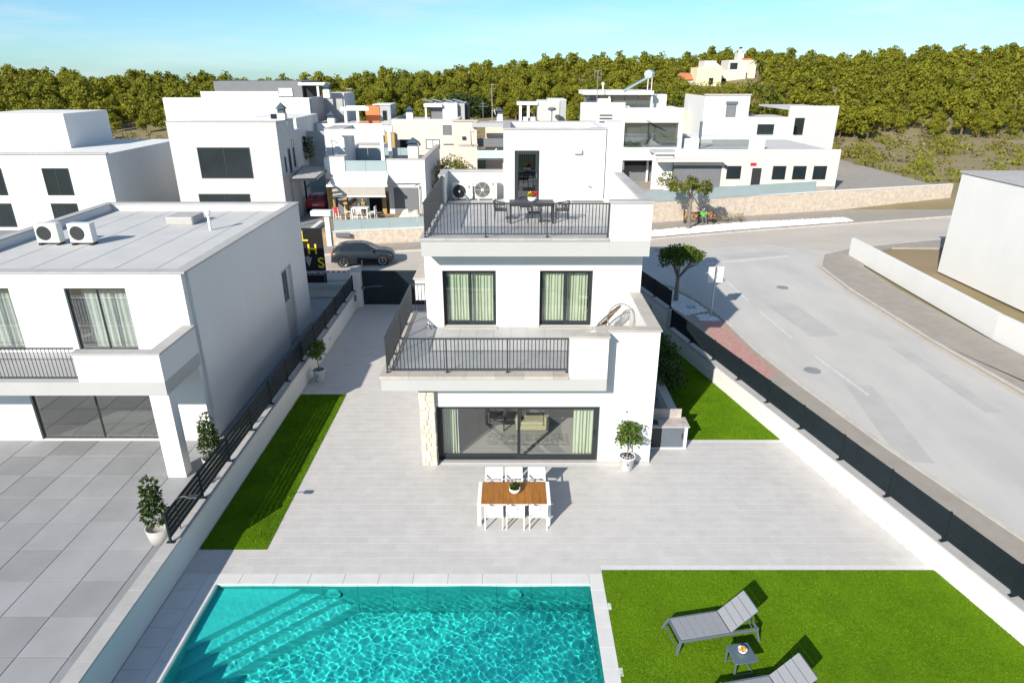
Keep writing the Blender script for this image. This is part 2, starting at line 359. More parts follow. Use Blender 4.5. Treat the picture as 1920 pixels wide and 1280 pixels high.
def solo(name, mb, m, label=None, cat=None, group=None, kind=None, smooth=False):
    """a top-level object that is one mesh, in world coordinates; its origin goes to its base"""
    xs = [p[0] for p in mb.v]; ys = [p[1] for p in mb.v]; zs = [p[2] for p in mb.v]
    off = ((min(xs)+max(xs))/2, (min(ys)+max(ys))/2, min(zs))
    me = mb.mesh(name, off, smooth); me.materials.append(m)
    o = bpy.data.objects.new(name, me); COL.objects.link(o); o.location = off
    return tag(o, label, cat, group, kind)

class T:
    """a thing: an Empty at its base; parts are given in world coordinates (local=False) or round the base (local=True)"""
    def __init__(s, name, label, cat, loc=(0,0,0), group=None, local=False, rz=0.0, kind=None):
        s.o = bpy.data.objects.new(name, None); COL.objects.link(s.o); s.o.empty_display_size = 0.2
        s.o.location = loc; s.o.rotation_euler = (0,0,rz); s.off = (0,0,0) if local else tuple(loc)
        tag(s.o, label, cat, group, kind)
    def part(s, name, mb, m, parent=None, label=None, smooth=False, kind=None):
        me = mb.mesh(name, s.off, smooth); me.materials.append(m)
        return s.link(name, me, parent, label, kind)
    def link(s, name, me, parent=None, label=None, kind=None, loc=None, rot=None):
        o = bpy.data.objects.new(name, me); COL.objects.link(o); o.parent = parent or s.o
        if loc is not None: o.location = (loc[0]-s.off[0], loc[1]-s.off[1], loc[2]-s.off[2])
        if rot is not None: o.rotation_euler = rot
        if label: o['label'] = label
        if kind: o['kind'] = kind
        return o

def copy_tree(o, loc=None, rz=None, parent=None, label=None, scale=None):
    kids = [c for c in list(COL.objects) if c.parent is o] if not hasattr(copy_tree, 'cache') else None
    c = o.copy(); COL.objects.link(c)
    if parent is not None: c.parent = parent
    if loc is not None: c.location = loc
    if rz is not None: c.rotation_euler = (0,0,rz)
    if label: c['label'] = label
    if scale is not None: c.scale = scale
    for k in list(o.children): copy_tree(k, parent=c)
    return c

def text_part(t, body, size, loc, rot, m, parent=None, name='lettering', depth=0.004, sx=1.0, align='CENTER'):
    cu = bpy.data.curves.new(name, 'FONT'); cu.body = body; cu.size = size; cu.extrude = depth
    cu.align_x = align; cu.align_y = 'CENTER'; cu.offset = size*0.012
    cu.materials.append(m)
    tmp = bpy.data.objects.new(name, cu); COL.objects.link(tmp); dg = bpy.context.evaluated_depsgraph_get()
    me = bpy.data.meshes.new_from_object(tmp.evaluated_get(dg)); me.name = name; bpy.data.objects.remove(tmp); me.materials.clear(); me.materials.append(m)
    o = bpy.data.objects.new(name, me); COL.objects.link(o); o.parent = parent or t.o
    o.location = (loc[0]-t.off[0], loc[1]-t.off[1], loc[2]-t.off[2]); o.rotation_euler = rot; o.scale = (sx,1,1)
    return o

def np_mesh(name, verts, faces4, m, smooth=False):
    """fast mesh from arrays; faces4: (n,k) int array"""
    me = bpy.data.meshes.new(name); verts = np.asarray(verts, dtype=np.float32); f = np.asarray(faces4, dtype=np.int32)
    k = f.shape[1]
    me.vertices.add(len(verts)); me.vertices.foreach_set('co', verts.ravel())
    me.loops.add(f.size); me.loops.foreach_set('vertex_index', f.ravel())
    me.polygons.add(len(f)); me.polygons.foreach_set('loop_start', np.arange(0, f.size, k, dtype=np.int32))
    try: me.polygons.foreach_set('loop_total', np.full(len(f), k, dtype=np.int32))
    except Exception: pass
    if smooth: me.polygons.foreach_set('use_smooth', np.ones(len(f), dtype=bool))
    me.update(calc_edges=True); me.validate()
    me.materials.append(m); return me

def leaf_cloud(blobs, n, size, seed=1, aspect=0.5, shell=0.55, droop=0.25, up=0.2, tang=0.0):
    """n leaves spread through ellipsoid blobs (cx,cy,cz,rx,ry,rz); each leaf is a folded 4-vertex blade. returns verts, faces"""
    rg = np.random.default_rng(seed); b = np.array(blobs, dtype=float)
    vol = b[:,3]*b[:,4]*b[:,5]; vol = vol**0.75; pick = rg.choice(len(b), n, p=vol/vol.sum())
    d = rg.normal(size=(n,3)); d /= np.linalg.norm(d, axis=1)[:,None]
    r = (shell + (1-shell)*rg.random(n)**0.7)[:,None]
    c = b[pick,:3] + d*r*b[pick,3:6]
    ax = d*0.7 + rg.normal(size=(n,3))*0.75; ax[:,2] += up - droop*rg.random(n); ax /= np.linalg.norm(ax, axis=1)[:,None]
    if tang:
        dj = d*tang + rg.normal(size=(n,3))*(1-tang)*0.8; ax = np.cross(dj, rg.normal(size=(n,3))); ax /= np.linalg.norm(ax, axis=1)[:,None]
        sd = np.cross(dj, ax)
    else: sd = np.cross(ax, rg.normal(size=(n,3)))
    sd /= np.linalg.norm(sd, axis=1)[:,None]
    nm = np.cross(ax, sd)
    s = (size*(0.65+0.7*rg.random(n)))[:,None]
    p0 = c; p2 = c + ax*s; mid = c + ax*s*0.5 + nm*s*0.10
    p1 = mid + sd*s*aspect*0.5; p3 = mid - sd*s*aspect*0.5
    v = np.stack([p0,p1,p2,p3], axis=1).reshape(-1,3)
    f = np.arange(4*n).reshape(n,4)
    return v, f
# ------------------------------------------------------------------ terrain
def sstep(a, b, x):
    t = min(1, max(0, (x-a)/(b-a))); return t*t*(3-2*t)
def terr(x, y):
    if y < 60: return -0.12
    h = -0.12 + 1.2*sstep(60, 72, y) + 1.2*sstep(80, 125, y)
    top = 4.6 + 6.3*sstep(-60, 80, x) + 0.7*math.sin(x*0.045+1.0) + 0.4*math.sin(x*0.13)
    h += top*sstep(105, 190, y) - 60*sstep(235, 620, y)
    return h + (0.35*math.sin(x*0.31+y*0.17)*sstep(100, 130, y))
PX0, PX1, PY0, PY1 = -7.60, 2.03, 5.0, 13.31      # pool
xs = sorted(set([-3000,-1500,-800,-400,-250] + list(range(-180,181,6)) + [PX0-.4,PX1+.3] + [250,400,800,1500,3000]))
ys = sorted(set([-600,-200,-60,-20] + [PY0-.3,PY1+.3] + list(range(20,62,8)) + list(range(62,300,5)) + list(range(300,440,20)) + [600,1000,1800,3500,5000]))
vs, fs = [], []; nx = len(xs)
for y in ys:
    for x in xs: vs.append((x, y, terr(x, y)))
for j in range(len(ys)-1):
    for i in range(nx-1):
        cx_, cy_ = (xs[i]+xs[i+1])/2, (ys[j]+ys[j+1])/2
        if PX0-.4 < cx_ < PX1+.3 and PY0-.3 < cy_ < PY1+.3: continue
        fs.append((j*nx+i, j*nx+i+1, (j+1)*nx+i+1, (j+1)*nx+i))
mb = MB(); mb.add(vs, fs)
me = mb.mesh('ground', (0,0,0), True); me.materials.append(M['soil'])
o = bpy.data.objects.new('ground', me); COL.objects.link(o); tag(o, kind='structure')

# ------------------------------------------------------------------ streets
def offset_line(pts, d):
    out = []
    for i, p in enumerate(pts):
        a = Vector(pts[max(i-1,0)]); b = Vector(pts[min(i+1,len(pts)-1)]); t = (b-a).normalized(); n = Vector((-t.y, t.x))
        out.append((p[0]+n.x*d, p[1]+n.y*d))
    return out
# north side of the main street: foot of the garden walls
NW = [(-90,33.5),(-45,43.1),(-13.6,48.7),(-6.8,49.9),(2,53.0),(12.2,56.8),(21.5,59.8),(45,66.5),(90,76)]
NK = [(-90,31.0),(-45,40.5),(-13.6,46.3),(-6.8,47.6),(2,49.2),(6,49.9),(11.06,51.1),(19.5,53.9),(45,61.3),(90,70.5)]   # kerb face
SK = [(-90,23.6),(-45,33.2),(-20,38.3),(-8,40.3),(2,41.3),(6.5,41.2),(8.6,39.8),(9.8,38.3),(10.6,35.8),(11.15,33.2),(11.25,31.6),(11.45,28.5),(12.0,25),(13.0,20),(14.8,13),(17.3,6),(23,-8)]
EK = [(110,66),(60,56.5),(34,51.0),(25.5,48.2),(22.4,46.2),(20.8,43),(20.4,38),(20.5,30),(21.0,23),(22.2,16),(24.4,9),(30,-5)]
mb = MB(); mb.sheet(NK + EK + SK[::-1], -0.03)
me = mb.mesh('main_road'); me.materials.append(M['road']); o = bpy.data.objects.new('road', me); COL.objects.link(o); tag(o, kind='structure')
# greyer resurfaced carriageway on the side street (4 mm above)
mb = MB(); mb.sheet([(11.9,47.2),(14.3,48.0),(19.5,49.6),(23.6,46.9),(20.5,43),(20.1,38),(20.2,30),(20.7,23),(21.9,16),(24.1,9),(29.5,-5),(23.3,-7.7),(17.6,6.2),(15.1,13.2),(13.3,20.2),(12.35,25.1),(11.75,28.7),(11.55,31.8),(11.4,33.5),(10.95,36.0),(10.2,38.6),(9.1,40.2),(6.9,41.6),(6.9,44.0),(9.0,46.3)], -0.024)
solo('side_road', mb, M['road2'], kind='structure')
# worn lines
def stripe(a, b, w, z=-0.018):
    a = Vector(a); b = Vector(b); t = (b-a).normalized(); n = Vector((-t.y,t.x))*w/2
    return MB().sheet([a+n, b+n, b-n, a-n], z)
for k, (a, b, w) in enumerate([((11.9,47.9),(14.3,48.6),0.12),((13.4,43.9),(19.9,45.9),0.38),((13.55,41.0),(13.65,36.0),0.13),((13.7,34.2),(13.9,30.2),0.13),((14.1,28),(14.6,24),0.13),((-10.2,45.4),(-7.6,46.4),0.10),((9.3,45.2),(9.75,45.0),0.16)]):
    solo('road_line', stripe(a,b,w), M['paint'], kind='structure')
mb = MB(); mb.cyl((10.95,47.57,-0.026),(10.95,47.57,-0.012),0.38,n=24); mc = solo('manhole_cover', mb, M['pave'], 'round iron manhole cover set in the main road', 'manhole cover')
for k,(x,y,w_,d_,a_) in enumerate(((15.5,33,1.6,5.0,.1),(17.5,46.3,5.0,1.2,.3),(14.2,22,1.1,6.0,-.15),(-4,44.3,3.2,1.1,.16),(18.6,27,.7,9,.03))):
    ca, sa = math.cos(a_), math.sin(a_); q = [(x+ca*u-sa*v, y+sa*u+ca*v) for u,v in ((-w_/2,-d_/2),(w_/2,-d_/2),(w_/2,d_/2),(-w_/2,d_/2))]
    solo('road_patch', MB().sheet(q,-0.020-.0006*k), M['patch'], kind='structure')
for k,(x,y) in enumerate(((16.6,38.5),(13.3,26.4))):
    solo('manhole_cover', MB().cyl((x,y,-.022),(x,y,-.006),.36,n=24), M['plotgrey'], ('round manhole cover in the side street near the junction','round manhole cover in the side street beside the slatted fence')[k], 'manhole cover')
def band(poly_a, poly_b, z0, z1): return MB().prism(list(poly_a)+list(poly_b)[::-1], z0, z1)
solo('north_pavement', band(NK, NW, -0.10, 0.07), M['pave'], kind='structure')
solo('north_kerb', band(NK, offset_line(NK,-0.16), -0.10, 0.078), M['kerb'], kind='structure')
# pavement on our side of the streets, up to the garden walls
SF = [(-90,20),(-45,30),(-20,35.0),(-13,36.4),(-8.9,36.6),(5.4,36.6),(7.0,33.2),(7.8,29.95),(9.7,21.8),(11.6,14),(12.6,9),(15.5,-3)]
SKc = SK[:]
solo('south_pavement', MB().prism(SKc + [(20,-12)] + SF[::-1], -0.10, 0.06), M['pave'], kind='structure')
solo('south_kerb', band(offset_line(SK,-0.0), offset_line(SK,0.17), -0.10, 0.085), M['kerb'], kind='structure')
EKo = [(p[0]+(3.0 if p[0] < 30 else 0), p[1]-(0 if p[0] < 26 else 3.0)) for p in EK]
solo('east_pavement', band(EK, EKo, -0.10, 0.06), M['pave'], kind='structure')
solo('east_kerb', band(EK, offset_line(EK,0.17), -0.10, 0.085), M['kerb'], kind='structure')
solo('tactile_paving', MB().sheet([(9.85,32.4),(11.0,32.3),(11.2,29.0),(11.6,26.0),(10.5,25.0),(9.9,29.5)], 0.066), M['redpave'], kind='structure')

def inpoly(x, y, P):
    c = False; n = len(P)
    for i in range(n):
        x1,y1 = P[i]; x2,y2 = P[(i+1) % n]
        if (y1 > y) != (y2 > y) and x < (x2-x1)*(y-y1)/(y2-y1)+x1: c = not c
    return c
def pebble_bed(name, poly, z, n, size, seed):
    rg = random.Random(seed); mb = MB(); bx = [p[0] for p in poly]; by = [p[1] for p in poly]; k = 0
    while k < n:
        x, y = rg.uniform(min(bx),max(bx)), rg.uniform(min(by),max(by))
        if not inpoly(x,y,poly): continue
        k += 1; r = size*rg.uniform(.6,1.5); a = rg.uniform(0,6.28); ca, sa = math.cos(a)*r, math.sin(a)*r
        e = rg.uniform(.6,1.0)
        mb.add([(x+ca,y+sa,z),(x-sa*e,y+ca*e,z),(x-ca,y-sa,z),(x+sa*e,y-ca*e,z),(x,y,z+r*.8)], [(0,1,4),(1,2,4),(2,3,4),(3,0,4)])
    return solo(name, mb, M['pebble'], kind='stuff')
bedA = [(8.75,38.9),(9.6,37.9),(10.35,35.8),(10.75,34.0),(9.35,33.3),(8.6,35.6),(7.9,38.2)]
bedB = [(10.2,51.2),(11.3,51.6),(19.6,54.35),(30,57.4),(30,58.9),(20.4,56.9),(11.6,53.7),(10.2,53.2)]
bedC = [(10.55,33.5),(10.95,32.95),(11.0,32.45),(9.95,32.5),(9.9,33.2)]
for nm, pl in (('gravel_bed', bedA), ('gravel_bed', bedB), ('gravel_bed', bedC)):
    solo(nm, MB().sheet(pl, 0.082 if pl is bedB else 0.068), M['pebble'], kind='structure')
pebble_bed('pebbles', bedA, 0.068, 3400, 0.055, 1); pebble_bed('pebbles', bedB, 0.082, 3600, 0.09, 2); pebble_bed('pebbles', bedC, 0.068, 250, 0.05, 3)
solo('drain_cover', MB().box(9.75,34.3,0.07,10.2,34.75,0.10), M['dark'], 'square dark drain cover lying in the pebble bed', 'drain cover')

# ------------------------------------------------------------------ garden of the villa: paving
X_L = -6.77
YC = 13.66                                       # back edge of the pool coping
TERR = [(-8.66,24.06),(X_L,24.06),(X_L,5.0),(-6.85,5.0)]
def fence_x(y): return 7.41 + (30.0-y)*0.2334    # inner foot of the street wall
paving = T('terrace_paving', None, None, (0,16,0), kind='structure')
zg = -0.0022
mb = MB()
mb.sheet([(-8.66,14.6),(-8.66,YC),(2.37,YC),(2.37,13.80),(fence_x(13.8),13.80),(fence_x(20.45),20.45),(4.7,20.45),(4.7,19.1),(-2.9,19.3),(-2.9,36.5),(-8.66,36.5),(-8.66,24.06),(X_L,24.06),(X_L,14.6)], zg)
paving.part('grout_bed', mb, M['grout'])
def tile_mesh(w, d, h=0.010, b=0.0015):
    m_ = MB(); x0,y0,x1,y1 = -w/2,-d/2,w/2,d/2
    m_.add([(x0,y0,-h),(x1,y0,-h),(x1,y1,-h),(x0,y1,-h),(x0+b,y0+b,0),(x1-b,y0+b,0),(x1-b,y1-b,0),(x0+b,y1-b,0)],
           [(4,5,6,7),(0,1,5,4),(1,2,6,5),(2,3,7,6),(3,0,4,7)]); return m_
tiles = []; TW, TD = 0.60, 0.30; r = 0; y = YC
while y < 36.4:
    y1 = y+TD
    if y < 13.80-1e-6: spans = [(-8.66, 2.37)]
    elif y1 <= 14.6: spans = [(-8.66, fence_x(y1)-0.02)]
    elif y1 <= 19.0: spans = [(X_L, fence_x(y1)-0.02)]
    elif y1 <= 20.5: spans = [(X_L, -2.40), (4.66, fence_x(y1)-0.02)]
    elif y < 24.06: spans = [(X_L, -3.0)]
    else: spans = [(-8.66, -3.0)]
    for (a, b) in spans:
        x = a - TW*((r*0.37) % 1.0)
        while x < b - 0.03:
            q0, q1 = max(a, x), min(b, x+TW)
            if q1-q0 > 0.03: tiles.append((q0, q1, y, min(y1, 36.5)))
            x += TW
    y += TD; r += 1
tiles.sort(key=lambda t: (t[2]+t[3])/2*1.0 + (100 if not -11 < t[0] < 11.5 else 0))
GAP = 0.005
full = tile_mesh(TW-GAP, TD-GAP).mesh('tile'); full.materials.append(M['tile'])
for (a,b,c,d) in tiles[:300]:
    if b-a > TW-0.001: me = full
    else:
        me = tile_mesh(b-a-GAP, d-c-GAP).mesh('tile'); me.materials.append(M['tile'])
    paving.link('tile', me, loc=((a+b)/2,(c+d)/2,0.0))
mb = MB()
for (a,b,c,d) in tiles[300:]:
    t = tile_mesh(b-a-GAP, d-c-GAP); t.v = [(p[0]+(a+b)/2, p[1]+(c+d)/2, p[2]) for p in t.v]; mb.add(t.v, t.f)
paving.part('far_tiles', mb, M['tile'], kind='stuff')

# ------------------------------------------------------------------ pool
pool = T('pool_basin', None, None, (0,9,0), kind='structure')
ZW = -0.09; ZF = -1.5
mb = MB().box(PX0,PY0,ZF-0.1,PX1,PY1,ZF); pool.part('pool_floor', mb, M['poolfloor'])
for n_, b_ in (('far_wall',(PX0-.2,PY1,ZF-.1,PX1+.2,PY1+.25,-0.012)),('right_wall',(PX1,PY0,ZF-.1,PX1+.2,PY1,-0.012)),('left_wall',(PX0-.2,PY0,ZF-.1,PX0,PY1,-0.012)),('near_wall',(PX0,PY0-.2,ZF-.1,PX1,PY0,-0.012))):
    # walls faced with large tiles, joints recessed
    pool.part(n_, MB().box(*b_), M['poolstone'])
wt = []
x = PX0
while x < PX1-0.05:
    for zz in (-0.5,-1.0,-1.5):
        x1 = min(PX1, x+0.9); mb = MB().box(x+.004,PY1-.012,max(zz,ZF)+.004,x1-.004,PY1-.001,zz+.5-.004 if zz < -.6 else -0.02)
        pool.part('wall_tile', mb, M['poolstone'])
    x += 0.9
# corner steps: triangular treads across the far left corner
for k in range(4):
    a = 2.15+0.48*k; b = 0.86*a; zt = -0.24-0.27*k
    mb = MB().prism([(PX0,PY1-.013),(PX0+a,PY1-.013),(PX0,PY1-b)], zt-0.27 if k < 3 else ZF, zt)
    pool.part('pool_step', mb, M['poolwhite'])
# pool coping slabs
def cop(x0,y0,x1,y1,name='coping_slab'):
    return MB().cbox(x0+.003,y0+.003,-0.035,x1-.003,y1-.003,0.004,0.006)
x = PX0-.37
while x < PX1-0.02:
    x1 = min(x+0.9, PX1-0.02); 
    if PX1-0.02-x1 < .3: x1 = PX1-0.02
    pool.part('coping_slab', cop(x,PY1-0.03,x1,YC), M['poolcoping']); x = x1
y = YC
while y > PY0:
    y1 = max(PY0, y-0.6); pool.part('coping_slab', cop(PX1-0.02,y1,2.37,y), M['poolcoping']); y = y1
y = PY1-0.03
while y > PY0:
    y1 = max(PY0, y-0.6); pool.part('coping_slab', cop(PX0-.37,y1,PX0-0.02,y), M['poolcoping']); y = y1
y = YC
while y > PY0:
    y1 = max(PY0, y-0.6); pool.part('coping_slab', cop(-8.65,y1,PX0-.37,y), M['poolcoping']); y = y1
for (yy, w_) in ((12.52,0.09),(10.6,0.08),(8.6,.08)):
    pool.part('coping_pad', MB().cbox(2.37,yy-.11,-0.03,2.37+w_,yy+.11,0.003,0.004), M['poolcoping'])
# fittings
for xx in (-4.62, 0.07):
    t = T('pool_light', 'round white underwater lamp on the far pool wall, ' + ('near the corner steps' if xx < -2 else 'right of the middle'), 'pool light', (xx,PY1-.05,-0.55), group='lamps set in the far pool wall')
    t.part('rim', MB().cyl((xx,PY1-.013,-.42),(xx,PY1-.09,-.42),.185,n=24), M['poolwhite'])
    t.part('lens', MB().cyl((xx,PY1-.09,-.42),(xx,PY1-.10,-.42),.09,n=20), M['poolstone'])
t = T('floor_drain', 'square white grille on the pool floor near the right wall', 'pool drain', (1.72,11.2,ZF))
t.part('drain_frame', MB().box(1.6,11.05,ZF,1.88,11.33,ZF+.02), M['poolwhite'])
mb = MB()
for i in range(7): mb.box(1.615+i*.038,11.07,ZF+.02,1.630+i*.038,11.31,ZF+.032)
t.part('bar', mb, M['poolstone'])
# water: a closed body with a gently rippled surface
rg = np.random.default_rng(3)
nxw, nyw = 540, 460
gx_ = np.linspace(PX0+.002, PX1-.002, nxw); gy_ = np.linspace(PY0+.002, PY1-.014, nyw)
XX, YY = np.meshgrid(gx_, gy_); ZZ = np.zeros_like(XX)
for i in range(64):
    lam = 0.095*1.9**(rg.random()*2.4); th = rg.normal(0.95, 1.1); kx, ky_ = 2*np.pi/lam*np.cos(th), 2*np.pi/lam*np.sin(th)
    ZZ += 0.00135*lam*np.sin(kx*XX+ky_*YY+rg.random()*6.28)
ZZ *= 0.42+0.20/(1+np.exp(-(XX+1.6+0.8*np.sin(YY*1.3))*1.6))
for i in range(10):
    lam = rg.uniform(1.2,2.6); th = rg.normal(0.9,.8); ZZ += 0.0010*lam*np.sin(2*np.pi/lam*(np.cos(th)*XX+np.sin(th)*YY)+rg.random()*6.28)
top = np.stack([XX,YY,ZZ+ZW],axis=-1).reshape(-1,3); nt_ = len(top)
bot = top.copy(); bot[:,2] = ZF+0.004
ii = np.arange(nt_).reshape(nyw,nxw)
q = np.stack([ii[:-1,:-1],ii[:-1,1:],ii[1:,1:],ii[1:,:-1]],axis=-1).reshape(-1,4)
me = np_mesh('pool_water', top, q, None, True)
WATER = bpy.data.objects.new('pool_water', me); COL.objects.link(WATER); tag(WATER, kind='structure')
m = bpy.data.materials.new('pool_water'); m.use_nodes = True; nt = m.node_tree; nt.nodes.remove(nt.nodes['Principled BSDF'])
out = nt.nodes['Material Output']
gl = nt.nodes.new('ShaderNodeBsdfGlass'); gl.inputs['IOR'].default_value = 1.33; gl.inputs['Roughness'].default_value = 0.0
gl.inputs['Color'].default_value = (0.25, 0.99, 0.96, 1)
nt.links.new(gl.outputs[0], out.inputs['Surface']); me.materials.clear(); me.materials.append(m)
sun_d.cycles.is_caustics_light = True; WATER.cycles.is_caustics_caster = True
for o in list(pool.o.children_recursive)+[c for n__ in ('pool_light','pool_light.001','floor_drain') for c in bpy.data.objects[n__].children]: o.cycles.is_caustics_receiver = True
M['water'] = m

# ------------------------------------------------------------------ lawns
def lawn(poly, n, seed, hgt=0.045, wid=0.010, notch=None):
    o = solo('lawn', MB().prism(poly, -0.03, 0.0), M['lawn'], kind='structure')
    rg = np.random.default_rng(seed); bx = [p[0] for p in poly]; by = [p[1] for p in poly]
    pts = []
    P = np.column_stack([rg.uniform(min(bx),max(bx),n*4), rg.uniform(min(by),max(by),n*4)])
    c = np.zeros(len(P), bool); k = len(poly)
    for i in range(k):
        x1,y1 = poly[i]; x2,y2 = poly[(i+1) % k]
        if y1 == y2: continue
        cond = ((y1 > P[:,1]) != (y2 > P[:,1])) & (P[:,0] < (x2-x1)*(P[:,1]-y1)/(y2-y1)+x1); c ^= cond
    P = P[c][:n]; n = len(P)
    a = rg.random(n)*6.28; lean = rg.normal(size=(n,2))*0.022 + np.array([0.008,-0.006]); h = hgt*(0.55+0.6*rg.random(n))
    patch = 0.5+0.5*np.sin(P[:,0]*2.3+np.sin(P[:,1]*1.7)*2)*np.sin(P[:,1]*1.9+P[:,0]*.7); h *= 0.75+0.45*patch
    w = wid*(0.6+0.8*rg.random(n)); dx, dy = np.cos(a)*w, np.sin(a)*w
    v = np.stack([np.column_stack([P[:,0]-dx,P[:,1]-dy,np.zeros(n)]), np.column_stack([P[:,0]+dx,P[:,1]+dy,np.zeros(n)]), np.column_stack([P[:,0]+lean[:,0],P[:,1]+lean[:,1],h])],axis=1).reshape(-1,3)
    me = np_mesh('grass', v, np.arange(3*n).reshape(n,3), M['grass'])
    g = bpy.data.objects.new('grass', me); COL.objects.link(g); tag(g, kind='stuff'); return o
lawn([(2.375,13.78),(2.375,5),(13.4,5),(fence_x(13.78),13.78)], 170000, 5, 0.032, 0.007)
lawn([(-8.64,24.04),(X_L-.01,24.04),(X_L-.01,14.6),(-8.64,14.6)], 60000, 6, 0.032, 0.008)
lawn([(5.85,20.48),(fence_x(20.48),20.48),(fence_x(33),33.0),(5.85,33.0)], 60000, 7, 0.032, 0.009)
# ------------------------------------------------------------------ the white villa
V = T('villa', 'white cubic villa with two railed terraces and a stone-clad pillar, facing the pool', 'house', (0.8,26,0))
Z1, Z2 = 3.40, 6.92
# ground floor
V.part('wall', MB().box(2.88,18.94,0.0,4.62,19.24,4.76), M['white'])
V.part('wall', MB().box(-2.49,18.94,2.14,2.88,19.24,2.97), M['white'])
V.part('east_wall', MB().box(4.32,19.24,0,4.62,33.5,4.76), M['white'])
V.part('west_wall', MB().box(-2.99,19.42,0,-2.69,33.5,2.97), M['white'])
V.part('rear_wall', MB().box(-2.69,33.2,0,4.32,33.5,6.36), M['white'])
V.part('skirting', MB().box(2.885,18.925,0.0,4.635,18.94,0.085).box(4.62,18.94,0,4.635,33.5,0.085), M['coping_grey'])
V.part('threshold', MB().box(-2.49,18.92,0.0,2.88,19.3,0.03), M['coping_grey'])
# stone clad pillar: mortar core with stones standing proud
pil = V.part('stone_pillar', MB().box(-2.97,18.78,0,-2.51,19.42,2.966), M['mortar'])
rs = random.Random(21)
def stones(face, o0, w, h, depth):
    """irregular stones: rows of uneven pieces with slanted joints"""
    z = 0.005
    while z < h-0.02:
        dh = min(rs.uniform(.13,.24), h-z)
        if h-z-dh < .07: dh = h-z
        x = 0
        while x < w-0.005:
            dw = rs.uniform(.12,.30)
            if w-x-dw < .09: dw = w-x
            g = .007; j = lambda: rs.uniform(-.014,.014)
            d = depth*rs.uniform(.5,1.0)
            P = [(x+g+abs(j()),z+g+abs(j())),(x+dw-g-abs(j()),z+g+abs(j())),(x+dw-g-abs(j()),z+dh-g-abs(j())),(x+g+abs(j()),z+dh-g-abs(j()))]
            cx, cz = x+dw/2, z+dh/2
            Q = [(cx+(a-cx)*.88, cz+(b-cz)*.88) for a,b in P]
            if face == 'front': f3 = lambda a,b,dd: (o0[0]+a, o0[1]-dd, o0[2]+b)
            elif face == 'right': f3 = lambda a,b,dd: (o0[0]+dd, o0[1]+a, o0[2]+b)
            else: f3 = lambda a,b,dd: (o0[0]-dd, o0[1]+w-a, o0[2]+b)
            v8 = [f3(a,b,-.01) for a,b in P]+[f3(a,b,d*.8) for a,b in P]+[f3(a,b,d) for a,b in Q]
            fs = [(8,9,10,11)]
            for k in range(2):
                for i in range(4): fs.append((k*4+i,k*4+(i+1) % 4,k*4+4+(i+1) % 4,k*4+4+i))
            V.part('stone', MB().add(v8,fs), M['stone'], pil); x += dw
        z += dh
stones('front', (-2.99,18.78,0), .50, 2.96, .035)
stones('right', (-2.51,18.76,0), .62, 2.96, .03)
stones('left', (-2.97,18.78,0), .64, 2.96, .03)
# first floor slab and its face, terrace floor
V.part('slab_band', MB().box(-4.08,18.42,2.97,2.95,22.72,Z1-.012).box(-4.08,22.72,2.97,-3.13,24.4,Z1-.012).box(2.95,19.24,2.97,4.32,22.72,Z1-.012).box(-3.13,22.72,2.972,4.32,33.2,Z1-.03), M['band'])
def coping(x0,y0,x1,y1,z,h=.055,along='x',step=.9,m='coping'):
    """a run of coping stones: the joints are open by 3 mm"""
    mb = MB()
    if along == 'x':
        x = x0
        while x < x1-.01:
            e = min(x1, x+step); e = x1 if x1-e < .25 else e; mb.cbox(x+.0015,y0,z,e-.0015,y1,z+h,.006); x = e
    else:
        y = y0
        while y < y1-.01:
            e = min(y1, y+step); e = y1 if y1-e < .25 else e; mb.cbox(x0,y+.0015,z,x1,e-.0015,z+h,.006); y = e
    return V.part('coping', mb, M[m])
coping(-4.12,18.38,1.77,18.80,Z1-.012,.092)
coping(-4.12,18.80,-3.76,24.44,Z1-.012,.092,'y')
V.part('wall', MB().box(1.77,18.42,Z1-.012,2.95,18.72,4.76), M['white'])
V.part('wall', MB().box(2.65,18.72,Z1-.012,2.88,19.24,4.755), M['white'])
coping(1.73,18.37,2.99,18.77,4.76); coping(2.60,18.77,2.94,19.29,4.758,.06,'y'); coping(2.94,18.89,4.67,19.29,4.76)
coping(4.27,19.29,4.67,22.70,4.76,along='y')
def floor_tiles(name, x0,y0,x1,y1,z,tw,td,skip=None):
    fl = V.part(name, MB().box(x0,y0,z-.045,x1,y1,z-.006), M['grout'])
    fm = tile_mesh(tw-.006, td-.006, .008, .0015).mesh('tile'); fm.materials.append(M['tile_up'])
    j = 0; y = y0
    while y < y1-.02:
        ye = min(y+td,y1); x = x0
        while x < x1-.02:
            xe = min(x+tw,x1)
            if not (skip and skip((x+xe)/2,(y+ye)/2)):
                if xe-x > tw-.001 and ye-y > td-.001: me = fm
                else: me = tile_mesh(xe-x-.006,ye-y-.006,.008,.0015).mesh('tile'); me.materials.append(M['tile_up'])
                V.link('tile', me, fl, loc=((x+xe)/2,(y+ye)/2,z+.002))
            x = xe
        y = ye; j += 1
floor_tiles('terrace_floor', -3.76,18.80,2.64,22.72,Z1+.04,.62,.62)
floor_tiles('terrace_floor', 2.64,19.29,4.27,22.72,Z1+.04,.62,.62)
floor_tiles('terrace_floor', -3.76,22.72,-3.13,24.40,Z1+.04,.62,.62)
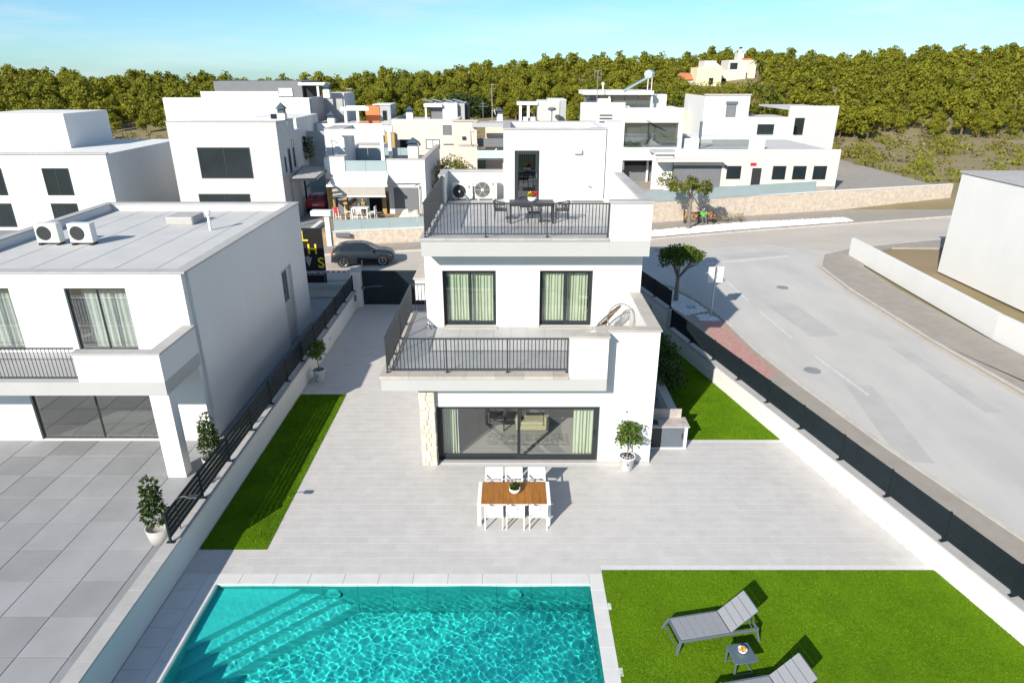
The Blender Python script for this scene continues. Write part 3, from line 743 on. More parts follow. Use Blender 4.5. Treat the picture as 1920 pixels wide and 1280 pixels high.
# first floor walls
FW = 22.72
V.part('wall', MB().hwall((-3.13,FW,Z1-.012),(1,0),7.78,6.36-Z1+.012,.30,[(0.62,.10,2.55,2.235),(4.13,.10,6.05,2.235)]), M['white'])
V.part('east_wall', MB().box(4.35,23.02,4.76,4.65,33.5,6.36), M['white'])
V.part('west_wall', MB().box(-3.13,23.02,2.97,-2.83,33.5,6.36), M['white'])
for a_,b_ in ((-3.13,-2.55),(-.55,.97),(2.95,4.3)): V.part('skirting', MB().box(a_,FW-.012,Z1+.04,b_,FW,Z1+.12), M['tile_up'])
V.part('sill', MB().cbox(-2.56,FW-.16,Z1+.045,-.54,FW+.1,Z1+.085,.006), M['coping']); V.part('sill', MB().cbox(.95,FW-.16,Z1+.045,2.97,FW+.1,Z1+.085,.006), M['coping'])
def sliding(x0,x1,z0,z1,y,mid,fr=.075,deep=.12,sash=.07,handle=None):
    """two-leaf sliding door: outer frame, two sashes on two tracks, panes, handle"""
    d = V.part('sliding_door', MB().box(x0,y,z0,x0+fr*.6,y+deep,z1).box(x1-fr*.6,y,z0,x1,y+deep,z1).box(x0+fr*.6,y,z1-fr*.7,x1-fr*.6,y+deep,z1).box(x0+fr*.6,y,z0,x1-fr*.6,y+deep,z0+.05), M['anth'])
    for k,(a,b) in enumerate(((x0+fr*.6,mid+sash/2),(mid-sash/2,x1-fr*.6))):
        yy = y+.065-.05*k; za, zb = z0+.05, z1-fr*.7
        V.part('sash', MB().box(a,yy,za,a+sash,yy+.045,zb).box(b-sash,yy,za,b,yy+.045,zb).box(a+sash,yy,za,b-sash,yy+.045,za+sash*1.4).box(a+sash,yy,zb-sash,b-sash,yy+.045,zb), M['anth'], d)
        V.part('pane', MB().add([(a+sash,yy+.022,za+sash*1.4),(b-sash,yy+.022,za+sash*1.4),(b-sash,yy+.022,zb-sash),(a+sash,yy+.022,zb-sash)],[(0,1,2,3)]), M['glass'], d)
    V.part('handle', MB().box(x1-fr*.6-sash*.6,y-.012,(z0+z1)/2-.1,x1-fr*.6-sash*.3,y+.015,(z0+z1)/2+.1), M['black'], d)
sliding(-2.485,2.875,0.03,2.14,19.10,.23,fr=.13,sash=.10)
sliding(-2.51,-.58,3.495,5.62,FW+.14,-1.545)
sliding(1.00,2.92,3.495,5.62,FW+.14,1.96)
# rooms behind the glass
V.part('room_floor', MB().box(-2.69,19.3,-.05,4.32,27.0,.02), M['floor_in'])
V.part('room_wall', MB().box(-2.685,26.9,.02,4.315,27.0,2.96).box(-2.69,19.42,.02,-2.665,26.9,2.96).box(4.295,19.25,.02,4.32,26.9,2.96), M['plaster_in'])
V.part('room_wall', MB().box(-2.83,25.9,Z1-.02,4.35,26.0,6.35).box(.1,23.03,Z1-.02,.2,25.9,6.35), M['plaster_in'])
# second floor slab
V.part('slab_band', MB().box(-3.10,21.90,6.36,4.70,33.6,Z2-.012), M['band'])
coping(-3.15,21.85,3.30,22.20,Z2-.012,.085,m='coping_grey'); coping(-3.15,22.20,-2.82,28.4,Z2-.012,.085,'y',m='coping_grey')
V.part('wall', MB().box(3.30,21.90,Z2-.012,4.70,22.20,8.18), M['white'])
V.part('wall', MB().box(4.42,22.20,Z2-.012,4.70,28.75,8.18), M['white'])
coping(3.26,21.85,4.75,22.23,8.18,.07,m='coping_grey'); coping(4.37,22.23,4.75,28.75,8.18,.07,'y',m='coping_grey')
V.part('wall', MB().box(-3.10,29.9,Z2-.012,-.36,30.2,8.10).box(-3.10,28.4,Z2-.012,-2.86,29.9,8.10), M['white'])
coping(-3.14,29.86,-.36,30.24,8.10,.07,m='coping_grey'); coping(-3.14,28.36,-2.82,29.86,8.10,.07,'y',m='coping_grey')
floor_tiles('roof_terrace_floor', -2.82,22.20,4.42,29.90,Z2+.03,.62,.62, lambda x,y: (y > 29.0 and x > -.3))
# stair tower
V.part('tower_wall', MB().hwall((-.36,29.0,Z2-.012),(1,0),4.39,3.05,.28,[(.47,.06,1.54,2.20)]), M['white'])
V.part('tower_wall', MB().box(-.36,29.28,Z2-.012,-.08,33.4,9.958).box(-.08,33.1,Z2-.012,4.03,33.4,9.958).box(3.75,29.28,Z2-.012,4.03,33.1,9.958), M['white'])
V.part('tower_roof', MB().box(-.08,29.28,9.4,3.75,33.1,9.62), M['offwhite'])
coping(-.40,28.96,4.03,29.30,9.958,.06,m='coping_grey'); coping(-.40,29.30,-.06,33.1,9.958,.06,'y',m='coping_grey'); coping(-.40,33.1,4.03,33.44,9.958,.06,m='coping_grey')
V.part('chimney_breast', MB().box(4.03,28.75,Z2-.012,4.70,30.0,10.26), M['white'])
V.part('downpipe', MB().tube([(4.00,28.97,9.95),(4.00,28.97,8.4),(4.00,28.97,7.08)],.012), M['black'])
V.part('floor_strip', MB().box(2.6,28.86,6.955,3.99,28.99,6.985), M['rail'])
d = V.part('terrace_door', MB().box(.11,29.03,6.98,.27,29.12,9.12).box(1.02,29.03,6.98,1.18,29.12,9.12).box(.27,29.03,8.94,1.02,29.12,9.12).box(.27,29.03,6.98,1.02,29.12,7.12), M['anth'])
V.part('pane', MB().add([(.27,29.08,7.12),(1.02,29.08,7.12),(1.02,29.08,8.94),(.27,29.08,8.94)],[(0,1,2,3)]), M['glass_dark'], d)
V.part('handle', MB().box(1.05,28.99,7.95,1.075,29.03,8.15), M['chrome'], d)
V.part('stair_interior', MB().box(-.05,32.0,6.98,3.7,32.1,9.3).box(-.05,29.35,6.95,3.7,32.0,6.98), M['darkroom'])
wl = V.part('wall_lamp', MB().cbox(2.63,28.84,8.99,2.97,29.0,9.17,.012), M['acwhite']); 
V.part('tap', MB().tube([(3.30,29.0,7.62),(3.30,28.93,7.62),(3.42,28.90,7.62)],.014).tube([(3.42,28.95,7.62),(3.42,28.92,7.52)],.012), M['dark'])
V.part('service_hatch', MB().box(3.66,28.992,7.0,3.68,29.0,8.7), M['offwhite'])
V.part('socket', MB().box(2.62,28.985,7.18,2.78,29.0,7.28), M['plastic'])
V.part('outlet', MB().cyl((3.75,18.94,1.95),(3.75,18.925,1.95),.03,n=10), M['dark'])
# railings
def railing(a, b, z, h, nposts, label=None, ends=(True,True), spacing=.112):
    a = Vector((*a,0)); b = Vector((*b,0)); L_ = (b-a).length; t = (b-a)/L_; n = Vector((-t.y,t.x,0))
    P = lambda s_, zz: a + t*s_ + Vector((0,0,zz))
    mb = MB(); mb.beam(P(0,z+h-.02),P(L_,z+h-.02),.042,.04); mb.beam(P(0,z+.115),P(L_,z+.115),.036,.03)
    r = V.part('railing', mb, M['rail'])
    bal = MB().box(-.0125,-.0125,z+.13,.0125,.0125,z+h-.04)
    bal.v = [(p[0],p[1],p[2]) for p in bal.v]; bm_ = bal.mesh('baluster'); bm_.materials.append(M['rail'])
    post = MB().box(-.021,-.021,z,.021,.021,z+h-.04).box(-.05,-.045,z,.05,.045,z+.012).beam((0,0,z+.03),(n.x*.0+t.x*.09,t.y*.09,z+.03),.03,.02); pm = post.mesh('post'); pm.materials.append(M['rail'])
    ps = [i*L_/(nposts-1) for i in range(nposts)]
    for i, s_ in enumerate(ps):
        if (i == 0 and not ends[0]) or (i == nposts-1 and not ends[1]): continue
        q_ = P(min(max(s_,.022),L_-.022),0); V.link('post', pm, r, loc=(q_.x,q_.y,0))
    k = int(L_/spacing)
    for i in range(1,k):
        s_ = i*L_/k
        if min(abs(s_-p) for p in ps) < .05: continue
        q_ = P(s_,0); V.link('baluster', bm_, r, loc=(q_.x,q_.y,0))
    return r
HR = 1.16
railing((-3.93,18.70),(1.75,18.70), Z1+.08, HR, 4)
railing((-3.93,18.72),(-3.93,24.30), Z1+.08, HR, 5, ends=(False,True))
railing((-3.91,24.30),(-3.13,24.30), Z1+.08, HR, 2, ends=(False,True))
railing((-2.98,22.05),(3.28,22.05), Z2+.075, HR, 4)
railing((-2.98,22.07),(-2.98,28.36), Z2+.075, HR, 5, ends=(False,True))
# porch roof beside the drive
V.part('porch_roof', MB().box(-4.15,26.9,3.10,-3.14,29.5,4.02), M['white']); V.part('porch_coping', MB().cbox(-4.22,26.85,4.02,-3.14,29.55,4.09,.01), M['coping'])
V.part('drip_bracket', MB().tube([(-3.14,22.60,3.62),(-3.02,22.52,3.6),(-2.96,22.5,3.45)],.018), M['dark'])

# ------------------------------------------------------------------ curtains (each hangs on its own)
def curtain(x0,x1,y,z0,z1,folds,m,label,amp=.045,seed=0):
    rg = random.Random(seed); n = folds*8; mb = MB(); vs=[]; zs=[z0,z0+(z1-z0)*.33,z0+(z1-z0)*.66,z1]
    for zi, z in enumerate(zs):
        for i in range(n+1):
            u = i/n; k = .75+.25*math.sin(u*9+seed)
            a = amp*(1.0 if zi == 3 else 1.15-.05*zi)*k
            vs.append((x0+(x1-x0)*u+.012*math.sin(u*folds*6.28*.5+zi), y+a*math.sin(u*folds*2*math.pi)+.01*math.sin(u*17+zi), z))
    fs = [(r_*(n+1)+i, r_*(n+1)+i+1, (r_+1)*(n+1)+i+1, (r_+1)*(n+1)+i) for r_ in range(3) for i in range(n)]
    mb.add(vs,fs)
    return solo('curtain', mb, m, label, 'curtain', 'pale green curtains behind the glass doors', smooth=True)
curtain(-2.33,-1.88,19.50,.05,2.13,5,M['curtain'],'gathered pale green curtain at the pillar end of the ground floor glass door',seed=1)
curtain(-1.86,-1.80,19.48,.05,2.13,1,M['sheer'],'thin white strip of curtain edging the gathered green one by the pillar',seed=2)
curtain(2.06,2.74,19.50,.05,2.13,6,M['curtain'],'pale green curtain at the end of the ground floor door nearest the potted tree',seed=3)
curtain(-2.36,-1.58,23.12,3.50,5.60,7,M['curtain'],'pale green curtain in the outer leaf, first floor door above the stone pillar',seed=4)
curtain(-1.50,-.66,23.14,3.50,5.60,7,M['curtain'],'pale green curtain in the inner leaf, first floor door above the stone pillar',seed=5)
curtain(1.12,1.92,23.12,3.50,5.60,7,M['curtain'],'pale green curtain in the inner leaf, first floor door by the round chairs',seed=6)
curtain(2.02,2.80,23.14,3.50,5.60,7,M['curtain'],'pale green curtain in the outer leaf, first floor door next to the round chairs',seed=7)

# ------------------------------------------------------------------ furniture seen through the glass
sf = T('sofa', 'beige two-seat sofa in the living room behind the glass door', 'sofa', (.75,21.4,.02))
sf.part('base', MB().cbox(.15,20.9,.12,1.35,21.95,.30,.03), M['sofa'])
sf.part('backrest', MB().cbox(.15,21.75,.30,1.35,22.0,.85,.05), M['sofa'])
sf.part('arm', MB().cbox(1.18,20.9,.30,1.35,21.75,.62,.04), M['sofa']); sf.part('arm', MB().cbox(.15,20.9,.30,.32,21.75,.62,.04), M['sofa'])
sf.part('seat', MB().cbox(.33,20.9,.30,1.17,21.74,.46,.05), M['sofa'])
for k,(x,m_,l_) in enumerate(((.52,'mustard','mustard yellow cushion leaning on the beige sofa'),(.82,'cream','cream cushion in the middle of the beige sofa back'),(1.08,'cream','cream cushion by the arm of the beige sofa'))):
    mb = MB().cbox(-.19,-.06,0,.19,.06,.38,.055); mb.xf(Matrix.Translation((x,21.62,.46)) @ Matrix.Rotation(-.3,4,'X') @ Matrix.Rotation(.2-.25*k,4,'Y'))
    solo('cushion', mb, M[m_], l_, 'cushion')
solo('rug', MB().cbox(-.9,20.0,.02,2.0,20.85,.035,.005), M['greyprint'], 'grey rug on the living room floor before the sofa', 'rug')
t = T('coffee_table', 'low dark coffee table beside the sofa in the living room', 'table', (-.75,21.4,.02))
t.part('top', MB().cbox(-1.25,21.0,.36,-.25,21.8,.40,.01), M['dark'])
for a,b in ((-1.2,21.05),(-.3,21.05),(-1.2,21.75),(-.3,21.75)): t.part('leg', MB().box(a-.02,b-.02,.02,a+.02,b+.02,.36), M['dark'])
# ------------------------------------------------------------------ dining table on the terrace
tb = T('dining_table', 'white framed dining table with a teak plank top on the pool terrace', 'table', (.06,16.2,0))
x0,x1,y0,y1 = -1.0,1.12,15.66,16.76
for (a,b) in ((x0,x0+.11),(x1-.11,x1)):
    tb.part('leg', MB().cbox(a,y0,0,b,y0+.06,.70,.006), M['whitemetal']); tb.part('leg', MB().cbox(a,y1-.06,0,b,y1,.70,.006), M['whitemetal'])
    tb.part('end_rail', MB().cbox(a,y0,.70,b,y1,.75,.006), M['whitemetal'])
for a in (y0+.02,y1-.05): tb.part('apron', MB().box(x0+.11,a,.66,x1-.11,a+.03,.715), M['whitemetal'])
n = 9; w = (x1-x0-.22)/n
for i in range(n):
    a = x0+.11+i*w
    tb.part('plank', MB().cbox(a+.0025,y0+.012,.72,a+w-.0025,y1-.012,.747+R.uniform(-.001,.002),.003), M['teak'])
def white_chair(label, loc, rz, tagged):
    c = T('dining_chair', label, 'chair', (0,0,0), group='white chairs round the teak table', local=True)
    w_ = .25
    for s_ in (-1,1):
        c.part('rear_leg', MB().beam((s_*w_,-.27,0),(s_*w_,-.25,.44),.03,.03).beam((s_*w_,-.25,.44),(s_*w_,-.31,.88),.03,.028), M['whitemetal'])
        c.part('front_leg', MB().beam((s_*w_,.25,0),(s_*w_,.24,.64),.03,.03), M['whitemetal'])
        c.part('armrest', MB().cbox(s_*w_-.025,-.28,.635,s_*w_+.025,.27,.66,.006), M['whitemetal'])
    c.part('seat_frame', MB().box(-w_,-.26,.405,w_,-.23,.44).box(-w_,.22,.405,w_,.25,.44).box(-w_+.0,-.23,.408,-w_+.03,.22,.438).box(w_-.03,-.23,.408,w_,.22,.438), M['whitemetal'])
    c.part('seat', MB().box(-w_+.03,-.23,.425,w_-.03,.22,.437), M['whitefabric'])
    mb = MB(); vs = []
    for j in range(6):
        z = .50+.37*j/5
        for i in range(7):
            u = -1+2*i/6; vs.append((u*(w_-.015), -.262-.055*(j/5)-.03*(1-u*u), z - (.03*(1-u*u) if j == 5 else 0)))
    n_ = len(vs); vs2 = [(p[0],p[1]+.008,p[2]) for p in vs]
    fs = [(j*7+i,j*7+i+1,(j+1)*7+i+1,(j+1)*7+i) for j in range(5) for i in range(6)]
    mb.add(vs,fs); mb.add(vs2,[f[::-1] for f in fs]); c.part('backrest', mb, M['whitefabric'])
    c.part('back_rail', MB().tube([(-w_,-.315,.875),(-.12,-.345,.858),(0,-.35,.852),(.12,-.345,.858),(w_,-.315,.875)],.011), M['whitemetal'])
    if tagged: c.part('swing_tag', MB().box(-.045,-.362,.74,.045,-.352,.83), M['plastic'])
    c.o.location = loc; c.o.rotation_euler = (0,0,rz); return c
chl = ['white chair on the pool side of the teak table, at its pillar end','white chair with a hanging tag, middle of the pool side of the teak table','white chair with a hanging tag, pool side of the teak table, at the shadowed end']
for i,x in enumerate((-.52,.10,.76)): white_chair(chl[i], (x,15.73,0), R.uniform(-.02,.02), i > 0)
chb = ['white chair on the house side of the teak table, nearest the stone pillar','white chair on the house side of the teak table, behind the potted plant','white chair on the house side of the teak table, nearest the potted tree']
for i,x in enumerate((-.56,.06,.76)): white_chair(chb[i], (x,17.02,0), math.pi+R.uniform(-.02,.02), False)
def pot_plant(name, label, cat, loc, prof, pm, blobs, n, size, lm, seed, filler=None, stems=None):
    t = T(name, label, cat, loc, local=True)
    t.part('pot', MB().lathe(prof,n=24), pm, smooth=True)
    rr = [p for p in prof][-1]
    t.part('soil', MB().cyl((0,0,rr[1]-.02),(0,0,rr[1]+.0),prof[-1][0]*.97,n=18), filler or M['soil'])
    if stems: t.part('stem', stems, M['bark'])
    v,f = leaf_cloud(blobs,n,size,seed); me = np_mesh('leaves',v,f,lm); t.link('leaves',me)
    return t
bowl = [(.07,0),(.13,.02),(.165,.09),(.165,.155),(.15,.16),(.145,.125)]
pot_plant('table_plant','white bowl with a small succulent on the teak table','plant pot',(.08,16.22,.75),bowl,M['plastic'],[(0,0,.2,.10,.09,.08),(.05,.03,.24,.07,.06,.07),(-.04,.02,.22,.06,.06,.06)],160,.075,M['leafdark'],4)

# ------------------------------------------------------------------ big potted citrus trees
def citrus(label, loc, seed, hgt, rad, logo=True, fruit=False):
    t = T('potted_tree', label, 'potted tree', loc, group='white pots with clipped citrus trees', local=True)
    t.part('pot', MB().lathe([(.165,0),(.18,.01),(.25,.47),(.27,.475),(.275,.52),(.245,.522),(.235,.47)],n=28), M['plastic'], smooth=True)
    t.part('inner_pot', MB().lathe([(.20,.40),(.238,.50),(.205,.505),(.195,.47)],n=24), M['dark'], smooth=True)
    rg = random.Random(seed); mb = MB()
    mb.cyl((0,0,.40),(0,0,.462),.2,n=20)
    for i in range(150):
        a, r_ = rg.uniform(0,6.28), .19*math.sqrt(rg.random()); s_ = rg.uniform(.012,.024); x,y = r_*math.cos(a), r_*math.sin(a)
        mb.add([(x+s_,y,.462),(x,y+s_,.462),(x-s_,y,.462),(x,y-s_,.462),(x,y,.462+s_)],[(0,1,4),(1,2,4),(2,3,4),(3,0,4)])
    t.part('white_gravel', mb, M['pebble'])
    zc = hgt-rad*.9
    mb = MB().tube([(0,0,.44),(.01,.01,.6),(.0,.02,zc-rad*.5),(.03,.02,zc)],[.026,.024,.02,.012],7)
    for i in range(9):
        a = rg.uniform(0,6.28); mb.tube([(0,.02,zc-rad*rg.uniform(.2,.6)),(rad*.4*math.cos(a),rad*.4*math.sin(a),zc+rad*rg.uniform(-.2,.2)),(rad*.8*math.cos(a),rad*.8*math.sin(a),zc+rad*rg.uniform(-.3,.5))],[.012,.008,.004],5)
    t.part('trunk', mb, M['bark'])
    bl = []
    for i in range(15):
        d = Vector((rg.gauss(0,1),rg.gauss(0,1),rg.gauss(0,1))).normalized()*rad*rg.uniform(.35,.78)
        q = rad*rg.uniform(.28,.42); bl.append((d.x,d.y,zc+d.z*.95,q,q,q))
    v,f = leaf_cloud(bl,950,.105,seed,aspect=.62,shell=.3); t.link('crown', np_mesh('crown',v,f,M['leaf']))
    if logo: t.part('emblem', MB().box(-.028,-.235,.27,.022,-.215,.32), M['dark'])
    if fruit: t.part('fruit', MB().ball((.03,-.10,zc-rad*.75),.04), M['mustard'], smooth=True)
    return t
citrus('bushy citrus tree in a white pot against the villa wall, beside the glass door', (3.80,18.58,0), 11, 1.78, .50)
citrus('citrus tree in a white pot shaded by the drive wall, near the lawn corner', (-8.22,25.35,0), 12, 1.85, .46, fruit=True)

# ------------------------------------------------------------------ outdoor kitchen
k = T('outdoor_kitchen', 'white outdoor kitchen unit with a grey door and veined stone worktop', 'outdoor kitchen', (5.4,20.2,0))
k.part('carcass', MB().box(4.66,19.84,0,6.10,20.44,.05).box(5.98,19.82,.05,6.08,20.44,.86).box(4.66,20.36,.05,5.98,20.44,.86), M['white'])
k.part('door', MB().cbox(5.18,19.86,.06,5.975,19.90,.85,.008), M['greymetal']); k.part('door', MB().cbox(4.66,19.86,.06,5.17,19.90,.85,.008), M['anth'])
k.part('door_panel', MB().cbox(5.26,19.852,.14,5.90,19.861,.77,.006), M['greymetal']); k.part('handle', MB().cbox(5.90,19.83,.40,5.93,19.86,.62,.005), M['dark'])
k.part('worktop', MB().cbox(4.64,19.79,.86,6.14,20.50,.90,.006), M['stoneworktop']); k.part('splashback', MB().cbox(4.64,20.44,.90,5.98,20.50,1.24,.006), M['stoneworktop'])
k.part('sink', MB().box(4.66,19.95,.885,5.10,20.3,.906), M['dark'])
pw = T('stairwell_parapet', 'low white parapet with a coping beside the villa, behind the outdoor kitchen', 'wall', (5.8,24.5,0))
pw.part('wall', MB().box(5.68,20.56,0,5.90,29.0,.92), M['white']); 
yy = 20.54
while yy < 28.9: pw.part('coping_stone', MB().cbox(5.63,yy+.002,.92,5.96,min(yy+.9,29.02)-.002,.965,.005), M['coping_grey']); yy += .9
solo('stairwell_floor', MB().box(4.64,20.56,-.06,5.68,29,.005), M['plotgrey'], kind='structure')

# shrub beside the parapet
sh = T('shrub', 'tall leafy shrub growing beside the low parapet in the villa shade', 'shrub', (6.25,25.6,0))
bl = [(6.2+R.uniform(-.35,.3),25.0+R.uniform(-2.1,2.6),R.uniform(.35,1.85),.42,.55,.42) for i in range(26)]
v,f = leaf_cloud(bl,4200,.15,33,aspect=.5,shell=.35); v = v-np.array((6.25,25.6,0)); sh.link('foliage', np_mesh('foliage',v,f,M['leafdark']))
mb = MB()
for i in range(8):
    y = 23.4+i*.6; mb.tube([(6.2,y,0),(6.2+R.uniform(-.1,.1),y+.1,.7),(6.2+R.uniform(-.2,.2),y,1.5)],[.03,.02,.01],5)
sh.part('stem', mb, M['bark'])

# ------------------------------------------------------------------ sun loungers and side table
def lounger(label, loc, rz):
    c = T('sun_lounger', label, 'sun lounger', (0,0,0), group='grey sling loungers on the pool lawn', local=True)
    w_, L1 = .335, 1.24                      # along +x: foot end at x=0
    c.part('side_rail', MB().cbox(0,-w_-.02,.27,1.95,-w_+.02,.34,.008), M['greymetal']); c.part('side_rail', MB().cbox(0,w_-.02,.27,1.95,w_+.02,.34,.008), M['greymetal'])
    c.part('cross_rail', MB().cbox(-.0,-w_+.02,.285,.045,w_-.02,.335,.006), M['greymetal']); c.part('cross_rail', MB().cbox(1.90,-w_+.02,.285,1.945,w_-.02,.335,.006), M['greymetal'])
    for (x,s_) in ((.03,-1),(.03,1),(1.90,-1),(1.90,1)):
        c.part('leg', MB().beam((x,s_*w_,.30),(x+(-.10 if x < 1 else .06),s_*(w_+.06),0.0),.055,.045,(1,0,0)), M['greymetal'])
    c.part('foot_bar', MB().beam((-.05,-w_,.14),(-.05,w_,.14),.02,.02), M['greymetal'])
    for i in range(6):
        a = .05+i*(L1-.05)/6; c.part('seat_panel', MB().cbox(a+.003,-w_+.022,.325,a+(L1-.05)/6-.003,w_-.022,.345,.006), M['sling'])
    hg = c.part('backrest', MB().beam((L1+.02,-w_+.03,.33),(L1+.62,-w_+.03,.85),.03,.03).beam((L1+.02,w_-.03,.33),(L1+.62,w_-.03,.85),.03,.03).beam((L1+.62,-w_+.03,.85),(L1+.62,w_-.03,.85),.03,.03), M['greymetal'])
    d = Vector((.60,0,.52)).normalized(); nn = Vector((-d.z,0,d.x))
    for i in range(4):
        p0 = Vector((L1+.02,0,.335))+d*(i*.2); mb = MB().cbox(.003,-w_+.01,0,.197,w_-.01,.022,.006)
        ang = math.atan2(d.z,d.x); mb.xf(Matrix.Translation(p0) @ Matrix.Rotation(-ang,4,'Y')); c.part('back_panel', mb, M['sling'], hg)
    c.part('prop', MB().beam((L1+.40,-w_+.05,.64),(1.80,-w_+.05,.33),.02,.02).beam((L1+.40,w_-.05,.64),(1.80,w_-.05,.33),.02,.02), M['greymetal'], hg)
    c.o.location = loc; c.o.rotation_euler = (0,0,rz)
lounger('grey sling sun lounger on the lawn beyond the slate side table', (3.72,11.46,0), .19)
lounger('grey sling sun lounger at the near edge of the lawn, before the side table', (4.30,9.66,0), .19)
st = T('side_table', 'slate blue square side table between the two loungers', 'side table', (5.05,10.72,0), local=True, rz=.17)
st.part('top', MB().cbox(-.26,-.26,.40,.26,.26,.425,.01), M['tabletop'])
st.part('frame', MB().beam((-.24,-.2,.39),(-.24,-.2,.012),.03,.03).beam((-.24,.2,.39),(-.24,.2,.012),.03,.03).beam((-.24,-.2,.015),(.2,-.2,.015),.03,.03).beam((-.24,.2,.015),(.2,.2,.015),.03,.03).beam((.2,-.2,.015),(.2,.2,.015),.03,.03).beam((-.24,-.2,.39),(-.24,.2,.39),.03,.02), M['greymetal'])
b = T('bowl', 'white bowl of yellow-brown snacks on the slate side table', 'bowl', (5.06,10.76,.425), local=True)
b.part('bowl', MB().lathe([(.05,0),(.085,.03),(.10,.085),(.092,.085),(.075,.05)],n=20), M['plastic'], smooth=True)
mb = MB(); rg = random.Random(5)
for i in range(16): a = rg.uniform(0,6.28); r_ = .06*math.sqrt(rg.random()); mb.ball((r_*math.cos(a),r_*math.sin(a),.07+rg.uniform(0,.03)),.022,6,5)
b.part('snack', mb, M['mustard'])

# ------------------------------------------------------------------ roof terrace furniture
rt = T('roof_table', 'dark slatted table on the roof terrace', 'table', (.76,24.9,Z2+.03))
zt = Z2+.03
for (a,b) in ((-.06,24.42),(1.54,24.42),(-.06,25.32),(1.54,25.32)): rt.part('leg', MB().box(a-.035,b-.035,zt,a+.035,b+.035,zt+.70), M['rail'])
for b_ in ((-.095,24.385,1.575,24.415),(-.095,25.325,1.575,25.355),(-.095,24.415,-.065,25.325),(1.545,24.415,1.575,25.325)): rt.part('apron', MB().box(b_[0],b_[1],zt+.65,b_[2],b_[3],zt+.715), M['rail'])
for i in range(11): a = 24.385+i*.0885; rt.part('slat', MB().cbox(-.10,a,zt+.715,1.58,a+.078,zt+.735,.003), M['rail'])
def arm_chair(label, loc, rz):
    c = T('roof_chair', label, 'chair', (0,0,0), group='dark woven chairs on the roof terrace', local=True)
    for s_ in (-1,1):
        c.part('leg', MB().cyl((s_*.25,.24,0),(s_*.22,.20,.66),.013,n=8), M['rail']); c.part('leg', MB().cyl((s_*.25,-.24,0),(s_*.21,-.2,.44),.013,n=8), M['rail'])
    pts = [(math.sin(t)*.29, -.02-math.cos(t)*.27, .66+.10*max(0,math.cos(t))) for t in [(-2.25+4.5*i/16) for i in range(17)]]
    c.part('arm_ring', MB().tube(pts,.022,8), M['rail'])
    low = [(p[0]*.82,p[1]*.85,.46) for p in pts]
    mb = MB()
    for i in range(2,15): mb.tube([pts[i],low[i]],.012,5)
    mid = [((p[0]+q[0])/2,(p[1]+q[1])/2,(p[2]+q[2])/2) for p,q in zip(pts,low)]
    mb.tube(mid,.011,5); c.part('back_weave', mb, M['rail'])
    c.part('seat', MB().cbox(-.23,-.24,.42,.23,.23,.455,.02), M['dark'])
    c.o.location = loc; c.o.rotation_euler = (0,0,rz)
arm_chair('dark woven armchair at the air conditioner end of the roof table', (-.42,24.86,zt), -math.pi/2)
arm_chair('dark woven armchair at the downpipe end of the roof table', (1.90,24.86,zt), math.pi/2)
arm_chair('dark woven armchair at the railing side of the roof table', (.83,24.28,zt), 0.05)
arm_chair('dark woven armchair between the roof table and the glazed door', (.55,25.62,zt), math.pi)
fp = T('flower_pot', 'white bowl of red and yellow flowers on the roof table', 'flower pot', (.76,24.95,zt+.735), local=True)
fp.part('pot', MB().lathe([(.09,0),(.14,.02),(.17,.10),(.17,.18),(.15,.18),(.14,.14)],n=22), M['plastic'], smooth=True)
for nm,bx,mm,n_,sd in (('leaves',[(0,0,.2,.19,.13,.06)],'leaf',150,1),('red_flowers',[(.09,0,.28,.11,.10,.07)],'flowerred',110,2),('yellow_flowers',[(-.09,0,.27,.10,.09,.07)],'floweryel',90,3)):
    v,f = leaf_cloud(bx,n_,.055,sd,aspect=.9,shell=.3); fp.link(nm,np_mesh(nm,v,f,M[mm]))
